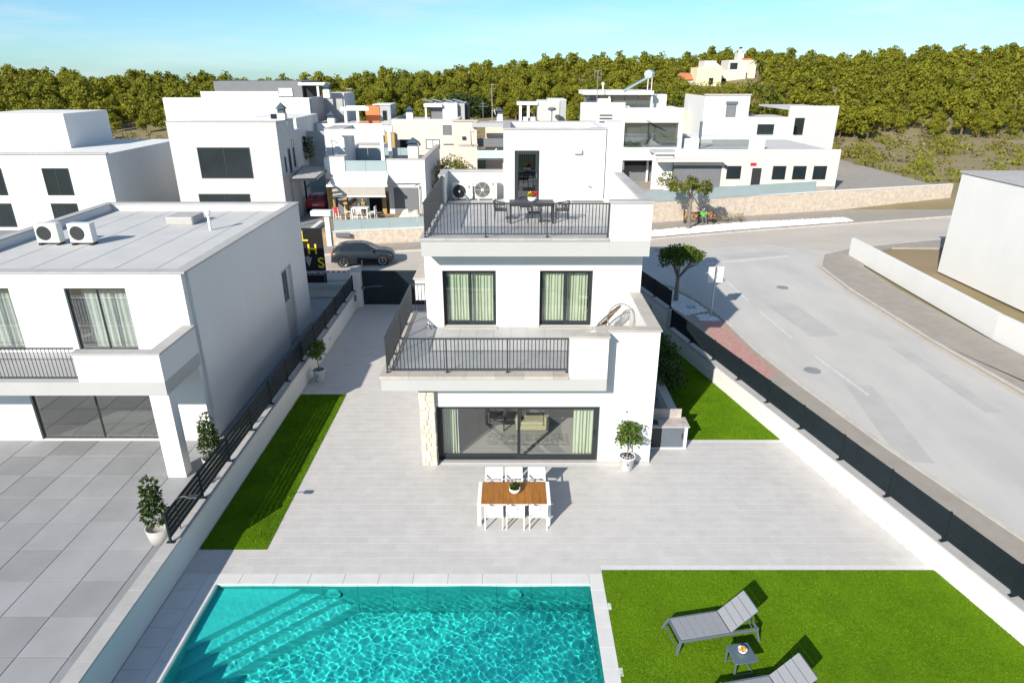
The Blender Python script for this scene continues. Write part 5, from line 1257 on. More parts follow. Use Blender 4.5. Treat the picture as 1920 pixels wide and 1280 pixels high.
# carport and red car
cp = T('carport', 'slatted dark metal carport over a red car', 'carport', (-16.5,55,.95))
FL, FR, BL, BR = Vector((-16.95,51.1,0)), Vector((-15.1,51.4,0)), Vector((-18.2,58.6,0)), Vector((-15.8,59.0,0))
ZC = 4.5
for q in (FL,BL,BR): cp.part('post', MB().box(q.x-.06,q.y-.06,.95,q.x+.06,q.y+.06,ZC), M['anth'])
up_ = lambda q: q+Vector((0,0,ZC+.08))
for a_,b_ in ((FL,FR),(BL,BR),(FL,BL),(FR,BR)): cp.part('beam', MB().beam(up_(a_),up_(b_),.12,.18), M['anth'])
for i in range(14):
    u = (i+.7)/14.6; cp.part('slat', MB().beam(FL.lerp(BL,u)+Vector((.08,0,ZC+.16)),FR.lerp(BR,u)+Vector((-.08,0,ZC+.16)),.22,.03), M['coping_grey'])
slab(cp,'side_panel','frost2',-18.4,60.6,.95,-15.7,60.7,3.4)

# ------------------------------------------------------------------ cars
def car(name, label, paint, loc, rz, L_=4.2, W_=1.80, H_=1.52):
    c = T(name, label, 'car', (0,0,0), local=True); k = L_/4.2; hz = H_/1.52; hw = W_/2
    # stations: x, half width, sill z, shoulder z, roof z, roof half width (share)
    ST = [(-2.11,.74,.46,.66,.70,.90),(-2.06,.84,.34,.90,.95,.88),(-1.90,.88,.27,1.00,1.10,.80),(-1.55,.90,.24,1.03,1.37,.70),(-1.15,.90,.24,1.03,1.48,.68),(-.60,.90,.24,1.02,1.52,.67),(-.05,.90,.24,1.005,1.50,.67),(.35,.90,.24,.995,1.41,.68),(.70,.90,.24,.985,1.22,.74),(1.02,.90,.24,.975,1.03,.82),(1.40,.895,.25,.94,.99,.80),(1.75,.875,.27,.88,.93,.80),(1.98,.83,.34,.76,.82,.82),(2.10,.72,.44,.60,.66,.86)]
    def st(x):
        for a_,b_ in zip(ST,ST[1:]):
            if x <= b_[0]:
                u = max(0,(x-a_[0])/(b_[0]-a_[0])); return [p+(q-p)*u for p,q in zip(a_,b_)]
        return list(ST[-1])
    def ring(x):
        _,w,zl,zs,zr,yr = st(x); zs_, zr_ = zs*hz, zr*hz; mid = zl+(zs_-zl)*.45
        return [(w*.80,zl),(w*.97,zl+.10),(w,mid),(w*.965,zs_-.06),(w*.92,zs_),(w*(yr+.02),zr_-.055),(w*(yr-.07),zr_-.01),(w*yr*.45,zr_+.012)]
    xs_ = [-2.11,-2.06,-1.98,-1.90,-1.72,-1.55,-1.35,-1.15,-.88,-.60,-.3,-.05,.15,.35,.52,.70,.86,1.02,1.2,1.40,1.58,1.75,1.88,1.98,2.06,2.10]
    vs, fs = [], []
    for x in xs_:
        rr = ring(x); vs += [(x*k,-y*hw/.9,z) for y,z in rr]+[(x*k,y*hw/.9,z) for y,z in rr[::-1]]
    n = 16
    for r_ in range(len(xs_)-1):
        for i in range(n): fs.append((r_*n+i, r_*n+(i+1) % n, (r_+1)*n+(i+1) % n, (r_+1)*n+i))
    fs += [tuple(range(n-1,-1,-1)), tuple(range((len(xs_)-1)*n, len(xs_)*n))]
    c.part('body', MB().add(vs,fs), M[paint], smooth=True)
    def glass(name, x0, x1, s_, lo=.08, hi=.90, slope0=0, slope1=0):
        g = []; m_ = 5
        for i in range(m_):
            for e,u in enumerate((lo,.5,hi)):
                x = x0+(x1-x0)*i/(m_-1) + (slope0*(1-i/(m_-1))+slope1*i/(m_-1))*u
                rr = ring(x); (ya,za),(yb,zb_) = rr[4],rr[5]; y = (ya+(yb-ya)*u)*hw/.9+.008; g.append((x*k,s_*y,za+(zb_-za)*u+.004))
        q = [(i*3+j,(i+1)*3+j,(i+1)*3+j+1,i*3+j+1) for i in range(m_-1) for j in range(2)]
        c.part(name, MB().add(g, q if s_ < 0 else [t_[::-1] for t_ in q]), M['windark'], smooth=True)
    for s_ in (-1,1):
        glass('side_window',-1.52,-1.10,s_,.10,.84,.12,0); glass('side_window',-1.04,-.34,s_,.08,.88); glass('side_window',-.28,.62,s_,.08,.88,0,-.42)
    def screen(name, x0, x1, frac):
        g = []
        for i in range(4):
            x = x0+(x1-x0)*i/3; rr = ring(x); y = rr[6][0]*frac*hw/.9; z = rr[7][1]
            for j in range(5):
                v_ = -1+j/2; g.append((x*k, y*v_, rr[6][1]+(z-rr[6][1])*(1-abs(v_))+.008))
        c.part(name, MB().add(g,[(i*5+j,(i+1)*5+j,(i+1)*5+j+1,i*5+j+1) for i in range(3) for j in range(4)]), M['windark'], smooth=True)
    screen('windscreen',.28,.98,1.0); screen('rear_window',-1.93,-1.42,.98)
    for x in (-1.28,1.30):
        for s_ in (-1,1):
            y = s_*(hw-.10)
            c.part('wheel_arch', MB().cyl((x*k,s_*(hw-.24),.36),(x*k,s_*(hw+.006),.36),.405,n=24), M['black'])
            w_ = c.part('wheel', MB().cyl((x*k,y-.10*s_,.345),(x*k,y+.112*s_,.345),.345,n=28), M['tyre'])
            c.part('rim', MB().tube([(x*k+.25*math.cos(a*.2618),y+.116*s_,.345+.25*math.sin(a*.2618)) for a in range(24)],.024,5,closed=True), M['chrome'], w_)
            sp = MB()
            for a in range(5):
                t_ = a*1.2566+.3; sp.beam((x*k,y+.116*s_,.345),(x*k+.24*math.cos(t_),y+.116*s_,.345+.24*math.sin(t_)),.05,.02)
            c.part('spoke', sp, M['chrome'], w_)
    for s_ in (-1,1):
        mb = MB(); g = []
        for x in (1.66,1.80,1.94): rr = ring(x); g += [(x*k,s_*(rr[3][0]*hw/.9+.012),rr[3][1]-.02),(x*k,s_*(rr[3][0]*hw/.9+.012),rr[3][1]-.13)]
        mb.add(g+[(p[0],p[1]-s_*.05,p[2]) for p in g],[(0,1,3,2),(2,3,5,4),(6,8,9,7),(8,10,11,9),(0,2,8,6),(2,4,10,8),(1,7,9,3),(3,9,11,5),(0,6,7,1),(4,5,11,10)]); c.part('headlight', mb, M['chrome'])
        c.part('tail_light', MB().cbox(-2.085*k,s_*hw*.78-.14,.80*hz,-1.93*k,s_*hw*.78+.16,.97*hz,.03), M['redlight'])
        c.part('wing_mirror', MB().cbox(.58*k,s_*(hw+.08)-.09,.99,.73*k,s_*(hw+.08)+.09,1.13,.04), M['dark'])
        for x in (-.62,.22): c.part('door_handle', MB().box(x*k,s_*(hw*.985)-.012,.87,(x+.17)*k,s_*(hw*.985)+.012,.895), M['dark'])
        c.part('sill', MB().cbox(-.90*k,s_*hw*.95-.05,.22,.92*k,s_*hw*.95+.05,.33,.02), M['black'])
    c.part('grille', MB().cbox(2.0*k,-.42,.44,2.115*k,.42,.70,.04), M['black']); c.part('bumper', MB().cbox(-2.13*k,-hw*.84,.30,-1.98*k,hw*.84,.50,.05), M['black'])
    c.part('number_plate', MB().box(-2.135*k,-.26,.66,-2.115*k,.26,.77), M['whiteprint']); c.part('number_plate', MB().box(2.115*k,-.26,.36,2.13*k,.26,.47), M['whiteprint'])
    c.o.location = loc; c.o.rotation_euler = (0,0,rz); return c
car('parked_car', 'dark grey compact SUV parked on the main street', 'carpaint', (-10.25,44.15,-.03), .16)
car('parked_car', 'red car parked under the slatted carport, its back to the street', 'carred', (-17.0,58.6,.95), math.pi/2+.06, 4.2, 1.8, 1.54)

# ------------------------------------------------------------------ houses behind, left to right
def house(label, base): return T('white_house' , label, 'house', base)
B = house('tall white house beside the carport with narrow side windows', (-21,56,1))
slab(B,'wall','offwhite',-26,51.8,.9,-17.75,52.1,8.75); slab(B,'east_wall','offwhite',-18.05,52.1,.9,-17.75,56,8.7)
slab(B,'rear_wall','offwhite',-26,55.7,.9,-18.05,56,8.7); slab(B,'rear_wing','offwhite',-26,56,.9,-20.4,66,7.2); slab(B,'roof','offwhite',-25.9,52.1,8.2,-18.05,55.7,8.35); slab(B,'coping','coping_grey',-26.05,51.75,8.75,-17.7,52.15,8.81)
slab(B,'coping','coping_grey',-18.1,52.15,8.70,-17.7,56.05,8.76)
chimney(B,-18.0,54.2,8.35,.6,.9,.8)
def side_win(t,y0,y1,z0,z1,x):
    w = t.part('window', MB().box(x-.05,y0,z0,x+.03,y0+.05,z1).box(x-.05,y1-.05,z0,x+.03,y1,z1).box(x-.05,y0+.05,z0,x+.03,y1-.05,z0+.07).box(x-.05,y0+.05,z1-.07,x+.03,y1-.05,z1), M['greymetal']); t.part('pane', MB().box(x+.002,y0+.05,z0+.07,x+.012,y1-.05,z1-.07), M['windark'], w)
for (y0,y1,z0,z1) in ((52.7,53.05,4.9,6.1),(53.7,54.3,4.7,6.6),(54.9,55.4,5.0,7.2)): side_win(B,y0,y1,z0,z1,-17.75)
win(B,-24,-20,4.6,6.9,51.8,n=2); win(B,-24.5,-20.5,1.2,3.4,51.8,n=2)
C1 = house('grey and white modern house at the back with a boxy grey top floor', (-26,84,2))
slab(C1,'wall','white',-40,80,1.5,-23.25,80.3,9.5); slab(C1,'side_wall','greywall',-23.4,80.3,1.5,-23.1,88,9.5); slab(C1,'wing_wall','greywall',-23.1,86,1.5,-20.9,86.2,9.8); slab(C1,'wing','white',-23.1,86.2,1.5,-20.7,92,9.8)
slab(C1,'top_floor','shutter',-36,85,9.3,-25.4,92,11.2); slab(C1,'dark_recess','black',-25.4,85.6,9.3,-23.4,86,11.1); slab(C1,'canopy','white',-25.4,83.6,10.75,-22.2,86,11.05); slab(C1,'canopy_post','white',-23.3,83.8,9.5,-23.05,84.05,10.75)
slab(C1,'parapet','white',-36,81,9.5,-27,81.2,10.15); slab(C1,'roof','offwhite',-39.8,80.3,9.0,-23.4,85,9.3); chimney(C1,-21.8,82.6,9.4,.75,.9,.75)
C1.part('slatted_gate', MB().box(-28.2,84.9,9.5,-26.6,84.98,10.4), M['whitemetal'])
slab(C1,'low_wing','white',-27,70,1.0,-21.9,78,7.9); slab(C1,'low_wall','greywall',-21.9,73,1,-18.6,73.3,6.4); slab(C1,'dark_door','anth',-19.9,72.92,4.0,-19.0,73,5.6)
win(C1,-24.4,-23.5,7.0,8.3,70,n=1)
hd = T('hedge', 'dark clipped hedge between the houses on the left', 'hedge', (-22,71.6,3)); 
v,f = leaf_cloud([(-22.4+.3*i,71.6,4.3+.6*j,.4,.3,.45) for i in range(5) for j in range(3)],600,.26,8); hd.link('foliage', np_mesh('foliage', v-np.array((-22,71.6,3)), f, M['leafdark']))
C2 = house('white house with an orange stair tower and a white pergola on its roof', (-18,80,2))
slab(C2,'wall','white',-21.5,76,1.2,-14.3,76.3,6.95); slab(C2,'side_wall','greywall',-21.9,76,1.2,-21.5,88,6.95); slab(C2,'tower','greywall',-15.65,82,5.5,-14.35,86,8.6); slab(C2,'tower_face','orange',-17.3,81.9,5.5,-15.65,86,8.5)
slab(C2,'tower_cap','white',-16.4,81.9,8.6,-14.3,86,8.7)
slab(C2,'roof','offwhite',-21.4,76.3,6.3,-14.4,88,6.5); slab(C2,'pergola_beam','white',-19.8,80,8.1,-16.5,80.4,8.5); slab(C2,'pergola_beam','white',-19.8,83,8.1,-16.5,83.4,8.5)
for x in (-19.4,-18.0): slab(C2,'pergola_post','white',x,80.05,6.5,x+.3,80.35,8.1)
chimney(C2,-20.0,76.6,6.5,.75,1.0,.75); slab(C2,'brick_screen','terracotta',-17.3,77.5,5.9,-16.4,77.7,7.0); win(C2,-15.3,-14.8,6.9,8.0,81.98,n=1)
slab(C2,'porch','white',-16.9,72,1,-13.6,75,5.0); slab(C2,'porch_floor','coping',-16.9,72,5.0,-13.6,75,5.06); win(C2,-16.8,-15.6,2.9,4.6,71.98,n=1)
Dh = house('white house with tilted solar panels on its roof box', (-10,82,2))
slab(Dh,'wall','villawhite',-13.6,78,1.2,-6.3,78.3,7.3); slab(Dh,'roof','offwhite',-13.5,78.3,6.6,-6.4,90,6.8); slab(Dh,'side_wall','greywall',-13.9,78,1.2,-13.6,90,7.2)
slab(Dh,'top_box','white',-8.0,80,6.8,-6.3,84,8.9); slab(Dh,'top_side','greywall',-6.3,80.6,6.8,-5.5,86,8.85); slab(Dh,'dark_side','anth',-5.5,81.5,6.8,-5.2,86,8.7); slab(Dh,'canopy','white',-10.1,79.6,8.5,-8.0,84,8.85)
slab(Dh,'canopy_post','white',-10.0,79.7,6.8,-9.8,79.9,8.5); slab(Dh,'blind','shutter',-9.5,80.4,7.1,-8.0,80.5,8.4)
for i,x in enumerate((-9.9,-8.8,-7.5,-6.4)):
    mb = MB(); mb.cbox(-.55,-.8,-.03,.55,.8,.03,.01); mb.xf(Matrix.Translation((x,82,9.15)) @ Matrix.Rotation(.22,4,'Y')); Dh.part('solar_panel', mb, M['solar'])
win(Dh,-9.85,-8.25,4.05,5.1,78,n=2,glass='winblue',frame='anth'); win(Dh,-12.8,-11.5,4.1,5.1,78,n=1); win(Dh,-7.85,-6.85,5.6,6.65,78,n=1,glass='shutter',frame='greymetal')
chimney(Dh,-11.8,80,6.8,.75,1.1,.75); slab(Dh,'sill','coping_grey',-7.9,77.8,4.6,-6.4,78,4.7)
slab(Dh,'wall_lantern','dark',-10.7,77.85,4.5,-10.55,78,4.75)
ow = T('stone_wall', 'ochre stone wall between the white houses', 'wall', (-13.8,76.3,4)); slab(ow,'wall','ochre',-14.3,76.2,1.2,-13.1,76.6,6.0)
E_ = T('peach_house', 'pale peach house with a grey flat canopy, behind the air conditioners', 'house', (-3.5,70,2))
slab(E_,'wall','peach',-5.8,68,1.2,-3.5,68.3,7.7); slab(E_,'coping','coping',-5.95,67.9,7.7,-3.4,68.4,7.85); slab(E_,'side_wall','peach',-5.8,68.3,1.2,-5.5,76,7.7); slab(E_,'canopy','greywall',-3.95,67.6,7.2,0.4,70,7.6)
slab(E_,'rear_wall','peach',-2.8,72,1.2,3.4,72.3,7.3); slab(E_,'dark_band','shutter',-3.5,69,5.2,1.0,69.2,6.0); slab(E_,'low_wall','peach',-5.1,66,1.2,-3.4,66.3,5.6); slab(E_,'low_coping','coping',-5.2,65.9,5.6,-3.3,66.4,5.72)
slab(E_,'terrace','pave',-3.4,66,4.3,1,69,4.45); slab(E_,'rail','frost2',-3.4,65.8,4.45,.5,65.85,5.2); E_.part('wall_lamp', MB().box(-4.95,67.85,6.0,-4.6,68,6.3), M['dark'])
E_.part('clothes_post', MB().tube([(-3.9,65.7,5.7),(-3.95,65.7,7.0),(-3.6,65.7,6.9)],.04), M['dark'])
sl = T('roof_lounger', 'white lounger on the terrace of the peach house', 'lounger', (-2.6,67,4.45)); sl.part('seat', MB().box(-3.1,66.6,4.7,-2.0,67.3,4.78), M['whitemetal']); sl.part('leg', MB().box(-3.05,66.65,4.45,-2.95,67.2,4.7), M['whitemetal']); sl.part('backrest', MB().beam((-2.0,66.95,4.75),(-1.5,66.95,5.25),.7,.06), M['whitemetal'])
Fh = house('long low white house with a pergola and a plain white roof box', (2,82,2))
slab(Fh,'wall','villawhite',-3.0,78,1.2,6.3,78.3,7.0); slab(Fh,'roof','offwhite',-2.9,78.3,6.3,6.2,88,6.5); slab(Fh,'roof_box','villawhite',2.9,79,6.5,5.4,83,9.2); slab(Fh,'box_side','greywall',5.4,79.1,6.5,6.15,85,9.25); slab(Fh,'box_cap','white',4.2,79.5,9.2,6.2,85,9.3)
slab(Fh,'pergola_slab','white',.55,78.8,8.75,2.9,82,9.05)
for x in (.8,1.7): slab(Fh,'pergola_post','white',x,78.9,6.5,x+.3,79.2,8.75)
for x in (1.25,2.1): slab(Fh,'roof_block','white',x,78.4,6.5,x+.55,78.8,7.5)
chimney(Fh,-1.4,78.8,6.5,.65,1.3,.8)
slab(Fh,'vent_slot','anth',3.4,77.95,6.95,4.6,78,7.08)
dish = T('satellite_dish', 'white satellite dish on a mast on the long low roof', 'satellite dish', (-2.2,78.6,6.5)); dish.part('mast', MB().cyl((-2.2,78.6,6.5),(-2.2,78.6,9.0),.03), M['chrome'])
mb = MB().lathe([(.02,0),(.25,.03),(.42,.10),(.43,.11),(.25,.05),(.02,.02)],n=20); mb.xf(Matrix.Translation((-2.0,78.5,8.0)) @ Matrix.Rotation(math.radians(75),4,'Y')); dish.part('dish', mb, M['plastic'])
an = T('roof_antenna', 'thin television antenna on the long low roof', 'antenna', (-3.0,79,6.5)); an.part('mast', MB().cyl((-3.3,79,6.5),(-3.3,79,9.2),.03), M['chrome']); an.part('crossbar', MB().cyl((-3.9,79,8.6),(-2.7,79,8.6),.02).cyl((-3.6,79,8.9),(-3.0,79,8.9),.02), M['chrome'])
slp = T('street_lamp', 'lamp post with a flat oval head behind the villa stair tower', 'street lamp', (4.4,77.5,1)); slp.part('pole', MB().cyl((4.45,77.4,1),(4.45,77.4,8.3),.06), M['greymetal']); slp.part('head', MB().ball((4.45,77.4,8.4),.5,10,6,(1,1,.4)), M['greymetal'])
for i,(x,y,z0,z1,l) in enumerate(((-25.85,110,1.5,9.7,'tall pale lamp post by the wooded hill, behind the orange tower house'),(-3.0,105,1.5,10.4,'tall pale lamp post by the wooded hill, near the satellite dish'))):
    s_ = T('street_lamp', l, 'street lamp', (x,y,z0)); s_.part('pole', MB().cyl((x,y,z0),(x,y,z1),.11,.08), M['cordgrey']); s_.part('head', MB().box(x-.1,y-.3,z1,x+.9 if i == 0 else x+.35,y+.3,z1+.16), M['cordgrey'])
# big house on the right
G = house('large white three-level house with a solar water heater on its roof', (12,74,2))
slab(G,'wall','offwhite',6.9,70,1.2,11.4,70.3,9.4); slab(G,'upper_band','offwhite',11.4,70,7.45,17.4,70.3,8.9); slab(G,'end_wall','white',17.1,70.3,1.2,17.4,80,8.8); slab(G,'pier','white',16.95,70,4.9,17.4,70.3,7.45); slab(G,'roof_deck','offwhite',8.4,70.3,7.8,17.1,80,7.95)
slab(G,'top_roof','white',7.5,73.6,10.0,14.9,79,10.4); slab(G,'top_back','shutter',7.7,74.5,8,14.8,74.6,10)
for i in range(5): slab(G,'top_pane','glass',7.8+i*1.4,74.2,8.1,7.8+(i+1)*1.4-.06,74.24,9.95)
for x in (10.2,14.7): slab(G,'top_post','white',x,73.9,7.95,x+.18,74.1,10)
slab(G,'step_wall','white',8.6,69.98,8.9,9.9,70.2,9.75); slab(G,'roof_block','white',11.0,71,7.95,12.0,71.6,9.0); slab(G,'roof_block','white',15.3,72.5,7.95,16.4,73,8.9); slab(G,'roof_block','white',14.9,75,8,16.6,78,10.0)
slab(G,'floor_slab','white',11.3,69.6,4.6,17.0,74,5.05); slab(G,'room_back','blind',11.4,70.8,5.05,17.0,70.9,7.45)
for (a,b) in ((11.45,13.9),(13.95,17.0)):
    w_ = slab(G,'window','anth',a,70.4,5.05,a+.06,70.5,7.45); slab(G,'pane','glass',a+.06,70.44,5.05,b,70.46,7.45,parent=w_)
slab(G,'sliding_blind','greymetal',13.2,70.6,5.05,14.6,70.65,7.4)
for i in range(3): slab(G,'balcony_glass','frost2' if False else 'glass',11.5+i*1.8,69.7,5.05,11.5+(i+1)*1.8-.03,69.72,6.1)
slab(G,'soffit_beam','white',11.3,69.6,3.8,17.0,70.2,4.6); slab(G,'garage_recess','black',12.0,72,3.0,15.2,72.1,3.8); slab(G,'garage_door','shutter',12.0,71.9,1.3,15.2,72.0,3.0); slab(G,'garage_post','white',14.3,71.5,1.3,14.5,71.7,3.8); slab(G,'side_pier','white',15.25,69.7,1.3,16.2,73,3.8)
for i in range(3): G.part('wall_grip', MB().beam((8.85,69.93,7.55+i*.32),(10.1,69.93,7.55+i*.32),.05,.07), M['dark'])
slab(G,'wall_box','dark',7.7,69.85,6.5,8.1,70,6.85)
wh = T('solar_water_heater', 'tilted solar water heater with a steel tank on the big house roof', 'solar heater', (13,73.8,10.4))
mb = MB().cbox(-1.55,-.7,-.05,1.55,.7,.05,.02); mb.xf(Matrix.Translation((13.05,74.2,11.05)) @ Matrix.Rotation(-.50,4,'Y')); wh.part('panel', mb, M['frost'])
wh.part('tank', MB().cyl((14.15,73.5,12.0),(14.75,75.2,12.0),.42,n=20), M['chrome'])
for x,y in ((14.2,73.6),(14.6,73.6),(14.4,75.0)): wh.part('strut', MB().cyl((x,y,10.4),(x,y,11.7),.04,n=6), M['whitemetal'])
a2 = T('roof_antenna', 'tall television antenna on the big house with the solar heater', 'antenna', (8.75,72,9)); a2.part('mast', MB().cyl((8.75,72,8),(8.75,72,12.3),.04), M['cordgrey']); a2.part('grid', MB().box(8.4,71.98,11.7,9.1,72.0,11.74).box(8.4,71.98,12.3,9.1,72,12.34).box(8.4,71.98,11.5,8.44,72,12.5).box(9.06,71.98,11.5,9.1,72,12.5), M['cordgrey'])
vp = T('vent_pipe', 'short white vent pipe on the big house roof', 'vent', (9.7,75,10.4)); vp.part('pipe', MB().cyl((9.7,75,10.4),(9.7,75,11.0),.07), M['plastic']); vp.part('cowl', MB().ball((9.7,75,11.05),.17,8,6), M['plastic'])
sa = T('fabric_sail', 'dark leaf-shaped shade sail fixed above the big house balcony', 'shade sail', (15,69.6,6.5)); 
sa.part('sail', MB().add([(13.6,69.7,7.75),(14.3,69.5,7.35),(15.6,69.3,6.75),(14.9,69.4,7.0),(13.6,69.72,7.70),(14.3,69.52,7.30),(15.6,69.32,6.70),(14.9,69.42,6.9)],[(0,1,2,3),(7,6,5,4),(0,4,5,1),(1,5,6,2),(2,6,7,3),(3,7,4,0)]), M['fence'])
# garage wing in front
J = T('garage_wing', 'low white building with grey garage doors behind the glass-topped wall', 'house', (18.5,67,1.3))
slab(J,'wall','white',13.9,66.6,1.3,15.9,66.9,4.7); slab(J,'wall','white',15.9,66,3.75,20.6,66.3,5.25); slab(J,'wall','villawhite',20.6,66,1.3,32,66.3,5.25); slab(J,'roof','offwhite',14.0,66.3,4.75,32,80,4.95)
slab(J,'canopy','villawhite',14.0,64.9,4.2,20.3,66.0,4.45); slab(J,'garage_door','shutter',16.0,66.1,1.3,20.55,66.15,3.75); slab(J,'garage_side','shutter',15.95,66.15,1.3,16.0,66.6,3.75)
slab(J,'plinth','pave',20.6,65.95,1.3,32,66.0,1.75); win(J,21.1,22.5,2.45,3.7,66,n=1); slab(J,'door','dark',23.6,65.97,1.3,24.5,66,3.5)
slab(J,'red_sign','red',23.35,65.9,3.75,23.9,66,4.0); J.part('wall_lamp', MB().box(20.85,65.8,3.5,21.0,66,3.8), M['dark'])
slab(J,'parapet','white',17.5,69,4.95,18.9,69.3,6.0); slab(J,'glass_rail','glass',18.9,69.1,4.95,24,69.12,5.9); slab(J,'parapet','white',24,69,4.95,25.6,69.3,6.0)
slab(J,'stair_wall','white',17.6,74,4,18.0,82,7.0); slab(J,'dark_post','greymetal',19.0,69.5,4.95,19.25,69.7,7.6)
for b_ in range(3): win(J,25.6+b_*2.0,26.9+b_*2.0,2.4,3.7,66,n=1)
Hh = house('white house with a grey shuttered window at the far right', (28,88,2))
slab(Hh,'wall','offwhite',23.8,85,1.5,29.0,85.3,9.6); slab(Hh,'wall','offwhite',29.0,83,1.5,34,83.3,7.2); slab(Hh,'wall','offwhite',34,85,1.5,40,85.3,8.4); slab(Hh,'wing_roof','offwhite',29.0,83.3,6.9,34,90,7.1); slab(Hh,'wing_side','white',28.7,83,1.5,29.0,85,7.2); slab(Hh,'side_wall','white',23.5,85,1.5,23.8,95,9.5); slab(Hh,'coping','coping',23.4,84.9,9.6,29.1,85.4,9.75); slab(Hh,'roof','offwhite',23.8,85.3,9,29,96,9.2); slab(Hh,'roof','offwhite',34,85.3,7.9,40,96,8.1)
win(Hh,26.2,27.4,7.1,8.6,85,n=1,glass='shutter',frame='greymetal'); slab(Hh,'shutter_box','greymetal',26.1,84.85,8.6,27.5,85,8.9); win(Hh,29.6,31.6,4.4,6.4,83,n=2); win(Hh,34,36,5,7,85,n=2)
slab(Hh,'front_terrace','white',20.5,80,1.3,34,84.9,5.2)
pwall = T('rubble_wall', 'rough grey retaining wall below the yellow trees', 'wall', (21.5,92,2)); slab(pwall,'wall','stonewall',19,92,1,24,93,7.6)
# villas on the hill
I1 = T('hill_villa', 'pale yellow villa among the trees on the hill', 'villa', (44.5,162,5)); slab(I1,'wall','yellowwall',41.8,160,4,47.4,166,13.2); slab(I1,'upper_block','villawhite',43.5,161,13.2,46.2,166,14.6)
I1.part('gable', MB().add([(44.0,160.0,13.2),(47.4,160,13.2),(45.7,160,14.3),(44.0,166,13.2),(47.4,166,13.2),(45.7,166,14.3)],[(0,1,2),(5,4,3),(0,3,4,1),(1,4,5,2),(2,5,3,0)]), M['villawhite'])
win(I1,44.6,45.6,9.6,11.0,160,n=1)
I3 = T('hill_villa', 'low villa with a terracotta roof beside the yellow villa', 'villa', (40,164,6)); slab(I3,'wall','villawhite',37.5,163,4,42.5,168,10.6)
I3.part('roof', MB().add([(37.2,162.6,10.6),(42.8,162.6,10.6),(42.8,168.4,10.6),(37.2,168.4,10.6),(38.8,165.5,12.0),(41.5,165.5,12.0)],[(3,2,1,0),(0,1,5,4),(1,2,5),(2,3,4,5),(3,0,4)]), M['terracotta'])
I2 = T('hill_villa', 'white stepped villa with a chimney higher on the hill', 'villa', (51,168,6)); slab(I2,'wall','villawhite',48,165,4,54.5,172,12.6); slab(I2,'upper_block','villawhite',50.5,166,12.6,54.5,172,14.8); slab(I2,'tower','villawhite',52.6,166.5,14.8,54.0,169,16.4); slab(I2,'roof','terracotta',53.6,166,14.8,56.5,172,15.2); slab(I2,'wall','peach',54.5,166,5,57,172,14.8)
win(I2,50.9,52.6,12.8,14.2,165.98,n=2); win(I2,49,50,9.5,10.8,165,n=1); chimney(I2,53.2,167,16.4,.7,.8,.5)
# houses outside the picture's old margins: left of the tall house, and across the side street
K1 = house('plain white house far left across the main street', (-38,54,1)); slab(K1,'wall','white',-46,50,.9,-30,62,6.6); slab(K1,'roof_box','white',-42,54,6.6,-35,60,9.2); slab(K1,'coping','coping_grey',-46.1,49.9,6.6,-29.9,50.3,6.7)
for x in (-44,-40,-35): win(K1,x,x+2,3.6,5.6,50,n=2); win(K1,x,x+2,1.2,3.0,50,n=2)
K2 = house('plain white house across the side street on the right', (32,32,0)); slab(K2,'wall','white',28.2,26,0,40,42,6.4); slab(K2,'coping','coping_grey',28.1,25.9,6.4,40.1,42.1,6.5); slab(K2,'roof_box','white',31,31,6.5,37,39,9.0)
for x in (29.5,33.5): win(K2,x,x+2.2,3.5,5.6,26,n=2); win(K2,x,x+2.2,.6,2.6,26,n=2)
K3 = T('boundary_wall', 'white garden wall along the far side of the side street', 'wall', (24.5,30,0)); wseg(K3,(24.2,46),(23.7,30),0,1.3,.25,'white'); wseg(K3,(23.7,30),(24.2,20),0,1.3,.25,'white'); wseg(K3,(24.2,20),(27.5,8),0,1.3,.25,'white')

# ------------------------------------------------------------------ street furniture: road sign, bench
sg = T('road_sign', 'tall pole with two pale sign plates seen from behind, on the street corner', 'road sign', (10.63,33,.06))
sg.part('pole', MB().cyl((10.63,33,.06),(10.63,33,2.85),.035), M['chrome'])
sg.part('plate', MB().cbox(10.22,32.93,2.02,10.56,32.955,2.86,.008), M['acwhite']); sg.part('plate', MB().cbox(10.60,33.05,1.98,11.06,33.075,2.84,.008), M['acwhite']); sg.part('clamp', MB().box(10.58,32.955,2.3,10.68,33.05,2.36).box(10.58,32.955,2.6,10.68,33.05,2.66), M['chrome'])
bn = T('bench', 'wooden bench on the pavement against the stone wall', 'bench', (16.3,57.3,.07))
bz = .07
for i in range(3): bn.part('seat_slat', MB().box(14.9,56.5+i*.16,bz+.42,17.6,56.62+i*.16,bz+.46), M['teak'])
for i in range(2): bn.part('back_slat', MB().box(14.9,57.02+i*.03,bz+.58+i*.18,17.6,57.05+i*.03,bz+.70+i*.18), M['teak'])
for x in (15.0,16.25,17.5): bn.part('leg', MB().box(x-.04,56.5,bz,x+.04,57.0,bz+.42).box(x-.04,56.98,bz+.42,x+.04,57.05,bz+.92), M['dark'])

